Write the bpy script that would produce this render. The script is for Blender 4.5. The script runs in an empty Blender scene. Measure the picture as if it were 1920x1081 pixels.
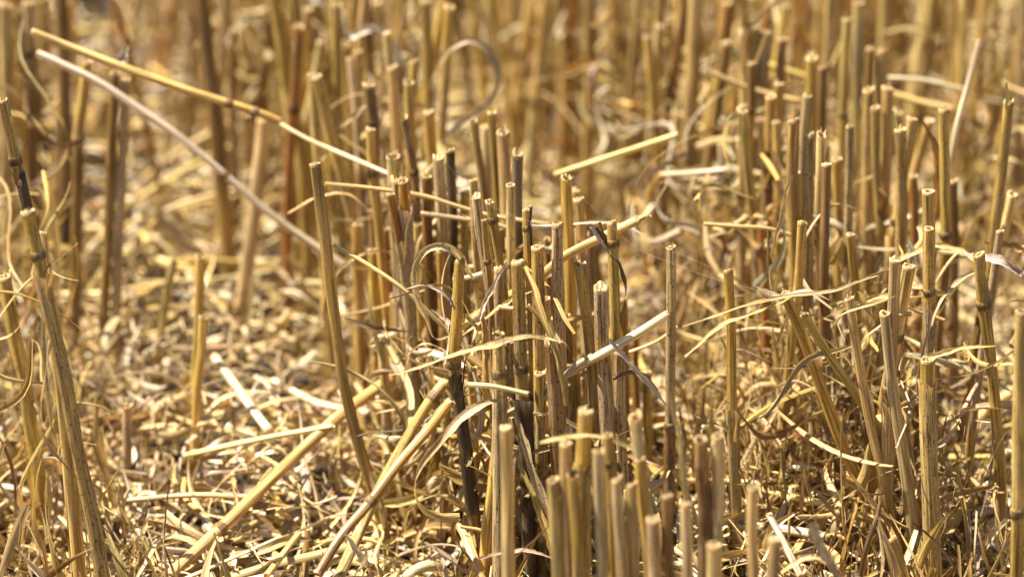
import bpy, math, random
import numpy as np
from mathutils import Vector

R = math.radians
rnd = random.Random(7)
rng = np.random.default_rng(11)
sc = bpy.context.scene
C = sc.collection

# ------------------------------------------------------------------ camera, sky, sun, exposure
CAM_H, PITCH, LENS = 0.693, R(22.0), 135.0
FPX = 1920 * LENS / 36.0
cam = bpy.data.cameras.new("camera")
cam.lens = LENS
cam.sensor_width = 36.0
cam.clip_start = 0.05
cam.clip_end = 200.0
cam.dof.use_dof = True
cam.dof.focus_distance = 1.485
cam.dof.aperture_fstop = 6.6
co = bpy.data.objects.new("camera", cam)
C.objects.link(co)
co.location = (0, 0, CAM_H)
co.rotation_euler = (math.pi / 2 - PITCH, 0, 0)
sc.camera = co

SUN_EL, SUN_AZ = R(63.0), R(-84.0)          # azimuth from +Y (away from the camera), positive to the right
w = bpy.data.worlds.new("World")
sc.world = w
w.use_nodes = True
nt = w.node_tree
bg = nt.nodes["Background"]
sky = nt.nodes.new("ShaderNodeTexSky")
sky.sky_type = 'NISHITA'
sky.sun_disc = False
sky.sun_elevation = SUN_EL
sky.sun_rotation = SUN_AZ
nt.links.new(sky.outputs[0], bg.inputs[0])
bg.inputs[1].default_value = 0.05

sl = bpy.data.lights.new("sun", 'SUN')
sl.energy = 4.9
sl.angle = R(0.5)
sl.color = (1.0, 0.93, 0.82)
so = bpy.data.objects.new("sun", sl)
C.objects.link(so)
S = Vector((math.sin(SUN_AZ) * math.cos(SUN_EL), math.cos(SUN_AZ) * math.cos(SUN_EL), math.sin(SUN_EL)))
so.rotation_mode = 'QUATERNION'
so.rotation_quaternion = S.to_track_quat('Z', 'Y')
so.location = S * 5

sc.view_settings.view_transform = 'Standard'
sc.view_settings.look = 'None'
sc.view_settings.exposure = 1.80
sc.view_settings.gamma = 1.0
sc.cycles.max_bounces = 10
sc.cycles.diffuse_bounces = 6
sc.cycles.transmission_bounces = 6

# ------------------------------------------------------------------ pixel <-> world
CP, SP = math.cos(PITCH), math.sin(PITCH)


def at(x, y, d):
    """the point at ground distance d on the line of sight through photo pixel (x, y)"""
    a, b = (x - 960) / FPX, -(y - 540.5) / FPX
    dy, dz = b * SP + CP, b * CP - SP
    t = d / dy
    return np.array((a * t, d, CAM_H + dz * t))


def axis_dist(p):
    return p[1] * CP + (CAM_H - p[2]) * SP


def proj(p):
    z = axis_dist(p)
    u = p[1] * SP + (p[2] - CAM_H) * CP
    return 960 + p[0] / z * FPX, 540.5 - u / z * FPX


def d_for(y, h):
    return (CAM_H - h) / math.tan(PITCH + math.atan((y - 540.5) / FPX))


def row_x(k, Y):
    return -0.027 + 0.165 * k - 0.24 * (Y - 1.45)


# ------------------------------------------------------------------ materials
def straw_material(name, transl, rough, vein, bump):
    m = bpy.data.materials.new(name)
    m.use_nodes = True
    t = m.node_tree
    N, L = t.nodes, t.links
    pb = N["Principled BSDF"]
    out = N["Material Output"]
    uv = N.new("ShaderNodeAttribute"); uv.attribute_name = "straw_uv"
    tint = N.new("ShaderNodeAttribute"); tint.attribute_name = "tint"

    def mapped(sx, sy):
        mp = N.new("ShaderNodeMapping")
        mp.inputs[3].default_value = (sx, sy, 1)
        L.new(uv.outputs["Vector"], mp.inputs[0])
        return mp.outputs[0]

    def noise(sx, sy, detail=2.0, rough_=0.5):
        n = N.new("ShaderNodeTexNoise")
        n.inputs["Scale"].default_value = 1.0
        n.inputs["Detail"].default_value = detail
        n.inputs["Roughness"].default_value = rough_
        L.new(mapped(sx, sy), n.inputs["Vector"])
        return n.outputs["Fac"]

    def ramp(f, a, b, ca=(0, 0, 0, 1), cb=(1, 1, 1, 1)):
        r = N.new("ShaderNodeValToRGB")
        r.color_ramp.elements[0].position = a
        r.color_ramp.elements[1].position = b
        r.color_ramp.elements[0].color = ca
        r.color_ramp.elements[1].color = cb
        L.new(f, r.inputs[0])
        return r.outputs[0]

    def mix(fac, a, b, mode='MIX'):
        x = N.new("ShaderNodeMix"); x.data_type = 'RGBA'; x.blend_type = mode
        for s, v in ((0, fac), (6, a), (7, b)):
            if isinstance(v, (float, int)):
                x.inputs[s].default_value = v
            elif isinstance(v, tuple):
                x.inputs[s].default_value = v
            else:
                L.new(v, x.inputs[s])
        return x.outputs[2]

    def math_(op, a, b):
        x = N.new("ShaderNodeMath"); x.operation = op
        for s, v in ((0, a), (1, b)):
            if isinstance(v, (float, int)):
                x.inputs[s].default_value = v
            else:
                L.new(v, x.inputs[s])
        return x.outputs[0]

    # fibres along the straw, weathered patches, fungal specks and short dark strokes (all in millimetres of its own surface)
    fib = noise(vein, 0.035, 3.0)
    col = mix(1.0, tint.outputs["Color"], ramp(fib, 0.33, 0.66, (0.42, 0.37, 0.30, 1), (1.30, 1.30, 1.25, 1)), 'MULTIPLY')
    band = noise(0.42, 0.014, 2.0)
    col = mix(1.0, col, ramp(band, 0.33, 0.66, (0.72, 0.68, 0.60, 1), (1.18, 1.18, 1.15, 1)), 'MULTIPLY')
    patch = ramp(noise(0.16, 0.045, 3.0, 0.6), 0.46, 0.66)
    grey = mix(0.72, tint.outputs["Color"], (0.44, 0.32, 0.18, 1))
    col = mix(math_('MULTIPLY', patch, math_('MULTIPLY', tint.outputs["Alpha"], 0.75)), col, grey)
    stroke = ramp(noise(1.25, 0.075, 3.0, 0.6), 0.54, 0.63)
    col = mix(math_('MULTIPLY', stroke, math_('MULTIPLY', tint.outputs["Alpha"], 0.80)), col, (0.10, 0.058, 0.026, 1))
    speck = ramp(noise(1.15, 0.55, 1.0), 0.63, 0.68)
    col = mix(math_('MULTIPLY', speck, math_('MULTIPLY', tint.outputs["Alpha"], 0.92)), col, (0.035, 0.022, 0.014, 1))
    L.new(col, pb.inputs["Base Color"])
    pb.inputs["Roughness"].default_value = rough
    pb.inputs["Specular IOR Level"].default_value = 0.45
    bp = N.new("ShaderNodeBump")
    bp.inputs["Strength"].default_value = bump
    bp.inputs["Distance"].default_value = 0.0004
    L.new(fib, bp.inputs["Height"])
    L.new(bp.outputs[0], pb.inputs["Normal"])
    tr = N.new("ShaderNodeBsdfTranslucent")
    L.new(mix(1.0, col, (1.0, 0.91, 0.74, 1), 'MULTIPLY'), tr.inputs[0])
    ms = N.new("ShaderNodeMixShader")
    ms.inputs[0].default_value = transl
    L.new(pb.outputs[0], ms.inputs[1])
    L.new(tr.outputs[0], ms.inputs[2])
    L.new(ms.outputs[0], out.inputs[0])
    return m


M_CULM = straw_material("straw_culm", 0.30, 0.36, 1.1, 0.45)
M_SHEATH = straw_material("straw_sheath", 0.30, 0.50, 1.6, 0.7)
M_LEAF = straw_material("dry_leaf_blade", 0.30, 0.52, 2.4, 0.8)
M_RIM = straw_material("straw_cut_end", 0.45, 0.7, 0.5, 0.2)
M_LITTER = straw_material("straw_litter", 0.16, 0.42, 1.3, 0.4)


def soil_material():
    m = bpy.data.materials.new("soil")
    m.use_nodes = True
    t = m.node_tree
    N, L = t.nodes, t.links
    pb = N["Principled BSDF"]
    tc = N.new("ShaderNodeTexCoord")
    n1 = N.new("ShaderNodeTexNoise"); n1.inputs["Scale"].default_value = 60; n1.inputs["Detail"].default_value = 8
    L.new(tc.outputs["Object"], n1.inputs["Vector"])
    r = N.new("ShaderNodeValToRGB")
    r.color_ramp.elements[0].position = 0.3; r.color_ramp.elements[0].color = (0.030, 0.020, 0.012, 1)
    r.color_ramp.elements[1].position = 0.75; r.color_ramp.elements[1].color = (0.11, 0.075, 0.045, 1)
    L.new(n1.outputs[0], r.inputs[0]); L.new(r.outputs[0], pb.inputs["Base Color"])
    pb.inputs["Roughness"].default_value = 0.95
    b = N.new("ShaderNodeBump"); b.inputs["Strength"].default_value = 0.8; b.inputs["Distance"].default_value = 0.004
    L.new(n1.outputs[0], b.inputs["Height"]); L.new(b.outputs[0], pb.inputs["Normal"])
    return m


def silk_material():
    m = bpy.data.materials.new("spider_silk")
    m.use_nodes = True
    pb = m.node_tree.nodes["Principled BSDF"]
    pb.inputs["Base Color"].default_value = (0.8, 0.76, 0.7, 1)
    pb.inputs["Roughness"].default_value = 0.25
    return m


TONE = {  # real-world base colours (linear)
    'gold': (0.67, 0.450, 0.120), 'olive': (0.60, 0.415, 0.120), 'tan': (0.66, 0.475, 0.190),
    'grey': (0.60, 0.450, 0.240), 'brown': (0.30, 0.170, 0.055), 'dark': (0.075, 0.048, 0.026),
    'pale': (0.74, 0.57, 0.27), 'white': (0.80, 0.70, 0.50), 'orange': (0.62, 0.31, 0.05),
    'rust': (0.42, 0.20, 0.05), 'yellow': (0.68, 0.54, 0.20), 'lilac': (0.55, 0.45, 0.36),
}


def tone(name, jit=0.10):
    c = np.array(TONE[name])
    k = 1 + rnd.uniform(-jit, jit)
    return np.array((c[0] * k, c[1] * k * (1 + rnd.uniform(-.05, .05)), c[2] * k * (1 + rnd.uniform(-.15, .15))))


# ------------------------------------------------------------------ mesh collecting
class MB:
    def __init__(self):
        self.v, self.f, self.uv, self.t, self.n = [], [], [], [], 0

    def grid(self, V, UV, T, flip=False):
        """V (..., a, b, 3): one or many sheets of a x b points"""
        V = np.asarray(V, float)
        if V.ndim == 3:
            V, UV, T = V[None], np.asarray(UV)[None], np.asarray(T)[None]
        n, a, b, _ = V.shape
        idx = np.arange(n * a * b).reshape(n, a, b) + self.n
        q = np.stack([idx[:, :-1, :-1], idx[:, :-1, 1:], idx[:, 1:, 1:], idx[:, 1:, :-1]], -1)
        if flip:
            q = q[..., ::-1]
        self.v.append(V.reshape(-1, 3)); self.f.append(q.reshape(-1, 4))
        self.uv.append(np.broadcast_to(UV, (n, a, b, 2)).reshape(-1, 2))
        self.t.append(np.broadcast_to(T, (n, a, b, 4)).reshape(-1, 4))
        self.n += n * a * b

    def build(self, name, mat, parent=None, origin=None):
        v = np.concatenate(self.v); f = np.concatenate(self.f)
        uv = np.concatenate(self.uv); t = np.concatenate(self.t)
        if origin is not None:
            v = v - np.asarray(origin)
        me = bpy.data.meshes.new(name)
        me.vertices.add(len(v)); me.vertices.foreach_set("co", v.astype(np.float32).ravel())
        me.loops.add(f.size); me.loops.foreach_set("vertex_index", f.astype(np.int32).ravel())
        me.polygons.add(len(f))
        me.polygons.foreach_set("loop_start", np.arange(0, f.size, 4, dtype=np.int32))
        me.polygons.foreach_set("use_smooth", np.ones(len(f), bool))
        a = me.attributes.new("straw_uv", 'FLOAT_VECTOR', 'POINT')
        a.data.foreach_set("vector", np.concatenate([uv, np.zeros((len(uv), 1))], 1).astype(np.float32).ravel())
        a = me.attributes.new("tint", 'FLOAT_COLOR', 'POINT')
        a.data.foreach_set("color", t.astype(np.float32).ravel())
        me.update(calc_edges=True)
        me.validate()
        me.materials.append(mat)
        o = bpy.data.objects.new(name, me)
        C.objects.link(o)
        if parent is not None:
            o.parent = parent
        elif origin is not None:
            o.location = origin
        return o


def smooth(P, n):
    """resample a polyline with a Catmull-Rom curve at even arc length"""
    P = np.asarray(P, float)
    if len(P) == 2:
        s = np.linspace(0, 1, n)[:, None]
        return P[0] * (1 - s) + P[1] * s
    Q = np.vstack([2 * P[0] - P[1], P, 2 * P[-1] - P[-2]])
    out = []
    for i in range(1, len(Q) - 2):
        p0, p1, p2, p3 = Q[i - 1:i + 3]
        for u in np.linspace(0, 1, 12, endpoint=False):
            out.append(.5 * (2 * p1 + (p2 - p0) * u + (2 * p0 - 5 * p1 + 4 * p2 - p3) * u * u + (3 * p1 - p0 - 3 * p2 + p3) * u ** 3))
    out.append(P[-1])
    out = np.array(out)
    L = np.r_[0, np.cumsum(np.linalg.norm(np.diff(out, axis=0), axis=1))]
    s = np.linspace(0, L[-1], n)
    return np.stack([np.interp(s, L, out[:, k]) for k in range(3)], 1)


def unit(v):
    return v / np.maximum(np.linalg.norm(v, axis=-1, keepdims=True), 1e-12)


def frames(P, ref):
    T = unit(np.gradient(P, axis=0))
    a = np.zeros_like(P)
    r = np.asarray(ref, float)
    for i in range(len(P)):
        r = r - np.dot(r, T[i]) * T[i]
        r = r / max(np.linalg.norm(r), 1e-9)
        a[i] = r
    return T, a, np.cross(T, a)


def arc(P):
    return np.r_[0, np.cumsum(np.linalg.norm(np.diff(P, axis=0), axis=1))]


def tube(mb, P, Rd, T4, nseg=14, ref=(0, 1, 0), flat=1.0, jag=None, slit=None, v0=None):
    """T4: (n,4) tint along the tube; jag: offsets of the first ring along the tube, per column; slit: (from, to) angle left open"""
    T, a, b = frames(P, ref)
    th = np.linspace(0, 2 * math.pi, nseg + 1) if slit is None else np.linspace(slit[1], slit[0] + 2 * math.pi, nseg + 1)
    Rd = np.asarray(Rd)[:, None, None]
    off = a[:, None, :] * np.cos(th)[None, :, None] * flat + b[:, None, :] * np.sin(th)[None, :, None]
    V = P[:, None, :] + off * Rd
    if jag is not None:
        V[0] += T[0][None, :] * np.asarray(jag)[:, None]
    s = arc(P) * 1000
    u = th * float(np.mean(Rd)) * 1000
    u0 = rnd.uniform(0, 900) if v0 is None else v0
    UV = np.stack(np.broadcast_arrays(u[None, :] + u0, s[:, None] + u0 * 3.1), -1)
    T4 = np.asarray(T4)
    TT = np.broadcast_to(T4[:, None, :], V.shape[:2] + (4,))
    mb.grid(V, UV, TT)


def ribbon(mb, P, W, T4, normal, twist=0.0, cup=0.15, nc=5, ruffle=0.0):
    P = np.asarray(P)
    T, a, b = frames(P, normal)
    n = len(P)
    tw = np.broadcast_to(np.asarray(twist), (n,)) if np.ndim(twist) else np.linspace(0, twist, n)
    if n > 12:
        tw = tw + np.interp(np.linspace(0, 1, n), np.linspace(0, 1, 7), rng.normal(0, .35, 7))
    ca, sa = np.cos(tw)[:, None], np.sin(tw)[:, None]
    nn, side = a * ca + b * sa, -a * sa + b * ca
    c = np.linspace(-1, 1, nc)
    W = np.asarray(W)
    rag = np.ones((n, nc))
    if n > 12:
        kk = max(5, n // 2)
        rag[:, 0] = np.interp(np.linspace(0, 1, n), np.linspace(0, 1, kk), rng.uniform(.62, 1.12, kk))
        rag[:, -1] = np.interp(np.linspace(0, 1, n), np.linspace(0, 1, kk), rng.uniform(.62, 1.12, kk))
    V = P[:, None, :] + side[:, None, :] * ((c[None, :] * rag)[:, :, None] * W[:, None, None] / 2) + nn[:, None, :] * ((c ** 2)[None, :, None] * cup * W[:, None, None])
    if ruffle:
        ph = rnd.uniform(0, 9)
        s = np.linspace(0, 1, n)
        V += nn[:, None, :] * (ruffle * W[:, None, None] * (np.abs(c) * np.sign(c))[None, :, None] * np.sin(s * 23 + ph)[:, None, None])
    s = arc(P) * 1000
    u0 = rnd.uniform(0, 900)
    UV = np.stack(np.broadcast_arrays(c[None, :] * float(np.max(W)) * 500 + u0, s[:, None] + u0 * 3.1), -1)
    TT = np.asarray(T4)
    TT = np.broadcast_to(TT[:, None, :] if TT.ndim == 2 else TT, V.shape[:2] + (4,))
    mb.grid(V, UV, TT)


def tint(c, n, speck):
    return np.tile(np.r_[np.asarray(c), speck], (n, 1))


def grad(n, stops, speck):
    """colours along a length: stops = [(0..1, colour)]"""
    s = np.linspace(0, 1, n)
    xs = [a for a, _ in stops]
    cs = np.array([c for _, c in stops])
    return np.concatenate([np.stack([np.interp(s, xs, cs[:, k]) for k in range(3)], 1), np.full((n, 1), speck)], 1)


def empty(name, loc):
    o = bpy.data.objects.new(name, None)
    o.empty_display_size = 0.01
    C.objects.link(o)
    o.location = loc
    return o


def tag(o, label, cat, group=None):
    o['label'] = label; o['category'] = cat
    if group:
        o['group'] = group
    return o


# ------------------------------------------------------------------ a cut stalk of the stubble
def stalk3(P, r, tn, label, group, node=(), low=None, sheath=None, rim='hollow', rim_tone='orange', speck=0.5,
           flare=1.0, detail=2, collar=False, splinter=0, cat='stubble stalk', jagk=1.0):
    """P: 3-D points from the cut top down to the soil.  node: arc fractions of joints.  sheath: (from, to, tone) fractions."""
    base = np.array(P[-1])
    n = 40 if detail == 2 else 16
    Q = smooth(P, n)
    Q[:, 0] += np.interp(np.linspace(0, 1, n), np.linspace(0, 1, 7), rng.normal(0, r * 0.12, 7))
    root = tag(empty('stubble_stalk', base), label, cat, group)
    c1 = tone(tn)
    c2 = tone(low) if low else c1 * np.array((.95, .93, .9))
    s = np.linspace(0, 1, n)
    Rd = r * (1 + 0.10 * s)
    for k in node:
        Rd = Rd * (1 + 0.10 * np.exp(-((s - k) * 150 * (n / 40)) ** 2 / 8))
    if flare != 1:
        Rd = Rd * (1 + (flare - 1) * np.exp(-s * 22))
    Rd = Rd * np.interp(s, np.linspace(0, 1, 9), rng.normal(1, .035, 9))
    ns = 16 if detail == 2 else 9
    L = arc(Q)[-1]
    kn = node[0] if node else (sheath[0] if sheath else 0.55)
    mb = MB()
    flat = rnd.uniform(0.86, 1.0)
    T4 = grad(n, [(0, c1), (max(kn - .02, .01), c1 * .97), (min(kn + .06, .98), c2), (1, c2)], speck)
    T4[:, :3] *= np.interp(s, np.linspace(0, 1, 9), rng.normal(1, .09, 9))[:, None]
    for _ in range(rnd.choice((0, 1, 1, 2, 3))):                    # gradual weather stains
        m_ = (rnd.uniform(.15, .6) * np.exp(-((s - rnd.random()) / rnd.uniform(.04, .14)) ** 2))[:, None]
        T4[:, :3] = T4[:, :3] * (1 - m_) + m_ * np.array(rnd.choice(((.36, .22, .09), (.28, .18, .10), (.48, .28, .07), (.50, .40, .27))))
        T4[:, 3] = np.minimum(1, T4[:, 3] + m_[:, 0] * .5)
    tube(mb, Q, Rd, T4, ns, flat=flat)
    mb.build('culm', M_CULM, root, base)
    # cut end: pale torn lip, wall thickness and the hollow
    T, a, b = frames(Q[:4], (0, 1, 0))
    th = np.linspace(0, 2 * math.pi, ns + 1)
    slope, ph = rnd.choice((.1, .2, .35, .6)) * rnd.uniform(.5, 1.1) * r, rnd.uniform(0, 6.28)
    jg = rng.uniform(-0.22, 0.22, ns + 1) * r * jagk * rnd.choice((.6, 1, 1.8)); jg[-1] = jg[0]
    jg = jg + slope * np.cos(th + ph)
    ro = a[0][None] * np.cos(th)[:, None] * flat + b[0][None] * np.sin(th)[:, None]
    up = -T[0]
    r0 = Rd[0]
    prof = [(1.025, -0.40 * r, 0), (1.02, 0.12 * r, 1), (0.90, 0.22 * r, 1), (0.66, 0.17 * r, 1)]
    prof += [(0.60, -0.35 * r, 0), (0.56, -1.6 * r, 0)] if rim == 'hollow' else [(0.55, -0.16 * r, 0), (0.08, -0.10 * r, 0)]
    V = np.stack([Q[0] + ro * (r0 * k) + up * (z + jg * j)[:, None] if np.ndim(z) else Q[0] + ro * (r0 * k) + up * ((z + jg * j)[:, None]) for k, z, j in prof])
    cr = tone(rim_tone)
    lip = np.array((0.86, 0.70, 0.40)) * rnd.uniform(.62, 1.08)
    cols = [c1 * .6 + lip * .4, lip * .7 + cr * .3, lip, lip * .7 + cr * .3, lip * .3 + cr * .7, cr] if rim == 'hollow' else \
           [c1 * .6 + lip * .4, lip * .75 + cr * .25, lip, lip, lip * .92 + cr * .08, lip]
    TT = np.stack([np.tile(np.r_[c, 0.15], (ns + 1, 1)) for c in cols])
    UV = np.stack(np.broadcast_arrays((th * r * 1000)[None], np.arange(len(prof))[:, None] * 1.0), -1)
    mb = MB(); mb.grid(V, UV, TT, flip=True)
    for _ in range(rnd.choice((0, 2, 4, 6)) if detail == 2 else 0):  # torn fibres on the lip
        j = rnd.randrange(ns)
        p0 = V[2, j] - up * r * .3
        p1 = p0 + up * r * rnd.uniform(.4, 1.3) + ro[j] * r * rnd.uniform(-.5, .5)
        ribbon(mb, np.stack([p0, (p0 + p1) / 2, p1]), np.array((.5, .35, .1)) * r * rnd.uniform(.4, 1), tint(lip, 3, .1), ro[j], 0, .1, 3)
    mb.build('cut_end', M_RIM, root, base)
    for k in node:                                                  # joints
        i = int(np.clip(k * (n - 1), 1, n - 2))
        f = k * (n - 1) - i
        p = Q[i] * (1 - f) + Q[min(i + 1, n - 1)] * f
        t = unit(Q[i + 1] - Q[i - 1])
        hh = np.linspace(-1, 1, 7)
        PP = p + t[None] * (hh * r * 0.85)[:, None]
        RR = Rd[i] * (1.0 + 0.17 * np.sqrt(np.clip(1 - hh ** 2, 0, 1)) + 0.01)
        cn = np.array(TONE['brown']) * rnd.uniform(.55, .95)
        mb = MB(); tube(mb, PP, RR, grad(7, [(0, c1 * .7), (.35, cn), (.65, cn * .8), (1, c2 * .7)], 0.8), ns, flat=flat)
        mb.build('node', M_SHEATH, root, base)
    if sheath:
        f0, f1, st = sheath
        i0, i1 = f0, min(f1, 0.985)
        m_ = 24 if detail == 2 else 10
        ss = np.linspace(i0, i1, m_)
        PP = np.stack([np.interp(ss, s, Q[:, k]) for k in range(3)], 1)
        RR = np.interp(ss, s, Rd) * 1.14 + 0.00008
        RR = RR * (1 + (0.35 if collar else 0.08) * np.exp(-np.linspace(0, 1, m_) * (18 if collar else 30)))
        cs = tone(st)
        jg = rng.uniform(-1, 1, ns + 1) * r * 0.9
        a0 = rnd.uniform(-0.5, 1.2) - math.pi / 2
        tt = grad(m_, [(0, cs * 1.25 + (0.12 if collar else 0.0)), (.06, cs), (.5, cs * .9), (1, cs)], min(1, speck + .3))
        mb = MB(); tube(mb, PP, RR, tt, ns, flat=flat, jag=jg, slit=(a0, a0 + rnd.uniform(.15, .5)))
        for _ in range(rnd.choice((0, 1, 1, 2)) if detail == 2 else rnd.choice((0, 0, 1))):   # loose strip of the sheath
            an = rnd.uniform(-2.8, -.3)
            d_ = np.array((math.cos(an), math.sin(an), 0))
            ln = rnd.uniform(.006, .022)
            dn = rnd.choice((-1, 1, 1))
            q0 = PP[1] + d_ * RR[1]
            q = smooth([q0 - np.array((0, 0, .004)), q0 + d_ * r * .3, q0 + d_ * r * rnd.uniform(.8, 2) + np.array((0, 0, dn * ln * .5)), q0 + d_ * r * rnd.uniform(1, 4.5) + np.array((0, 0, dn * ln))], 10)
            ribbon(mb, q, np.linspace(r * rnd.uniform(.5, 1.1), r * .2, 10), tint(cs * rnd.uniform(.8, 1.3), 10, .7), d_, rnd.uniform(-1.5, 1.5), .3, 4)
        mb.build('leaf_sheath', M_SHEATH, root, base)
    for k in range(splinter):
        hgt = r * rnd.uniform(2.5, 5.5)
        ang = rnd.uniform(0, 6.28)
        st0 = Q[0] + (a[0] * math.cos(ang) + b[0] * math.sin(ang)) * r * .85 + T[0] * r * 1.0
        en = st0 - T[0] * hgt + np.array((rnd.uniform(-1, 1), rnd.uniform(-1, 1), 0)) * r * .5
        PP = smooth([st0, (st0 + en) / 2 + np.array((r * .1, 0, 0)), en], 7)
        mb = MB(); ribbon(mb, PP, np.linspace(r * .95, r * .35, 7), tint(TONE['yellow'], 7, .1), (0, -1, 0), cup=.2)
        mb.build('splinter', M_LEAF, root, base)
    return root


def stalk(pts, wpx, tn, label, d=None, h=None, dy=0.0, node=(), sheath=None, group=None, **kw):
    """a stalk seen in the photo: pixels down its axis from the cut top, standing on the soil at ground distance d"""
    if d is None:
        y = pts[0][1]
        d = d_for(y, h) if h else (d_for(y, 0.158) if y <= 425 else 1.385)
    P = [at(x, y, d) for x, y in pts]
    z0 = P[0][2]
    for p in P:                                                     # lean towards or away from the viewer, about the top
        p[1] += dy * (z0 - p[2]) / 0.15
    e = unit(P[-1] - P[-2])
    if e[2] > -0.3:
        e = np.array((e[0] * .3, 0, -1.0))
    if P[-1][2] > 0.0:
        e2 = unit(e * np.array((.8, 1, 1)))
        P.append(P[-1] + e2 * ((P[-1][2] + 0.006) / -e2[2]))
    r = wpx / 2 * axis_dist(P[0]) / FPX
    # joints and sheaths were read as photo heights: turn them into fractions of the length
    Q = smooth(P, 80)
    ys = np.array([proj(q)[1] for q in Q])
    fr = lambda y: float(np.interp(y, ys, np.linspace(0, 1, 80))) if y > 1.0 else y
    node = tuple(fr(k) for k in node)
    if sheath:
        sheath = (fr(sheath[0]), fr(sheath[1]), sheath[2])
    return stalk3(P, r, tn, label, group, node=node, sheath=sheath, **kw)


# ------------------------------------------------------------------ loose straws and leaves
def straw(pts, wpx, tn, label, d, name='loose_straw', node=(), split=False, flat=0.9, group=None, low=None, speck=.35, open_end=True):
    ds = d if np.ndim(d) else [d] * len(pts)
    P = []
    for (x, y), dd in zip(pts, ds):                                 # lies on the litter, not in it
        p = at(x, y, dd)
        while p[2] < heap(p[0], p[1]) + 0.006 and dd > 1.1:
            dd -= 0.004
            p = at(x, y, dd)
        P.append(p)
    P = np.array(P)
    r = wpx / 2 * axis_dist(P[len(P) // 2]) / FPX
    n = 30
    Q = smooth(P, n)
    o = Q[0].copy()
    root = tag(empty(name, o), label, 'straw', group)
    c1, c2 = tone(tn), tone(low or tn)
    s = np.linspace(0, 1, n)
    ref = (0, 0, 1) if abs(unit(Q[-1] - Q[0])[2]) < .8 else (0, 1, 0)
    mb = MB(); tube(mb, Q, r * np.ones(n), grad(n, [(0, c1), (1, c2)], speck), 14, ref=ref, flat=flat, jag=rng.uniform(-1, 1, 15) * r * .5)
    mb.build('straw_tube', M_CULM, root, o)
    if open_end:
        for e in (0, -1):
            t = unit(Q[e] - Q[1 if e == 0 else -2])
            PP = np.array([Q[e] - t * r * .25, Q[e] + t * r * .2, Q[e] + t * r * .24, Q[e] - t * r * 1.6])
            mb = MB(); tube(mb, np.array([Q[e] - t * r * .4, Q[e] + t * r * .1, Q[e] + t * r * .22]), [r * 1.02, r * 1.03, r * .8], tint((.72, .52, .28), 3, .1), 14, ref=ref, flat=flat)
            mb.build('cut_end', M_RIM, root, o)
    for k in node:
        i = int(np.clip(k * (n - 1), 1, n - 2))
        t = unit(Q[i + 1] - Q[i - 1])
        hh = np.linspace(-1, 1, 7)
        mb = MB(); tube(mb, Q[i] + t[None] * (hh * r * .9)[:, None], r * (1.02 + .2 * np.sqrt(np.clip(1 - hh ** 2, 0, 1))), tint(np.array(TONE['brown']) * .9, 7, .8), 14, ref=ref, flat=flat)
        mb.build('node', M_SHEATH, root, o)
    if split:
        t = unit(Q[0] - Q[1])
        for k in range(4):
            a0 = np.array((rnd.uniform(-1, 1), rnd.uniform(-1, 1), rnd.uniform(-1, 1))) * r * .6
            PP = smooth([Q[0] + a0 - t * r * 2, Q[0] + a0 * 1.5 + t * r * rnd.uniform(1.5, 4)], 5)
            mb = MB(); ribbon(mb, PP, np.linspace(r * 1.1, r * .5, 5), tint(c1, 5, .1), (0, -.5, 1), cup=.15)
            mb.build('splinter', M_LEAF, root, o)
    return root


def leaf(pts, wpx, tn, label, d, name='dry_leaf', normal=(0, -1, 0.6), twist=0.0, cup=.18, low=None, group=None, taper=(.5, 1, .25), speck=.5, parent=None,
         ruffle=0.06, forks=0):
    ds = d if np.ndim(d) else [d] * len(pts)
    P = np.array([at(x, y, dd) for (x, y), dd in zip(pts, ds)])
    P[:, 2] = np.maximum(P[:, 2], 0.003)
    n = 46
    Q = smooth(P, n)
    wd = wpx * axis_dist(P[len(P) // 2]) / FPX
    s = np.linspace(0, 1, n)
    W = wd * np.interp(s, np.linspace(0, 1, len(taper)), taper)
    c1, c2 = tone(tn), tone(low or tn)
    mb = MB()
    k = rng.uniform(.8, 1.15, 6)
    T4 = grad(n, [(0, c1), (1, c2)], speck)
    T4[:, :3] *= np.interp(s, np.linspace(0, 1, 6), k)[:, None]
    ribbon(mb, Q, W, T4, normal, twist, cup, 7, ruffle)
    o = Q[0].copy()
    if parent is not None:
        return mb.build('leaf_blade', M_LEAF, parent, np.array(parent.location))
    ob = mb.build(name, M_LEAF, None, o)
    tag(ob, label, 'dry leaf', group)
    for f in range(forks):                                          # frayed ends
        e = unit(Q[-1] - Q[-4]) + np.array((rnd.uniform(-.5, .5), rnd.uniform(-.3, .3), rnd.uniform(-.5, .5)))
        PP = smooth([Q[-2], Q[-1] + unit(e) * wd * rnd.uniform(1, 2.5)], 6) - o
        m2 = MB(); ribbon(m2, PP, np.linspace(wd * .35, wd * .08, 6), tint(c2, 6, speck), normal, .5, .1)
        m2.build('frayed_tip', M_LEAF, ob)
    return ob


# ------------------------------------------------------------------ soil
def heap(x, y):
    """thickness of the loose straw over the soil: thin in the drilled rows, thick between them"""
    x, y = np.asarray(x, float), np.asarray(y, float)
    k = (x - row_x(0, y)) / 0.165
    between = 0.5 - 0.5 * np.cos(2 * math.pi * k)
    hgt = 0.009 + 0.022 * between
    hgt = hgt + 0.030 * np.exp(-((x + 0.135) / 0.05) ** 2 - ((y - 1.60) / 0.12) ** 2)
    hgt = hgt + 0.022 * np.exp(-((x - 0.125) / 0.035) ** 2 - ((y - 1.40) / 0.07) ** 2)
    hgt = hgt + 0.006 * np.sin(x * 41 + 1.3) * np.sin(y * 33)
    return np.maximum(hgt, 0.003)


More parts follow.
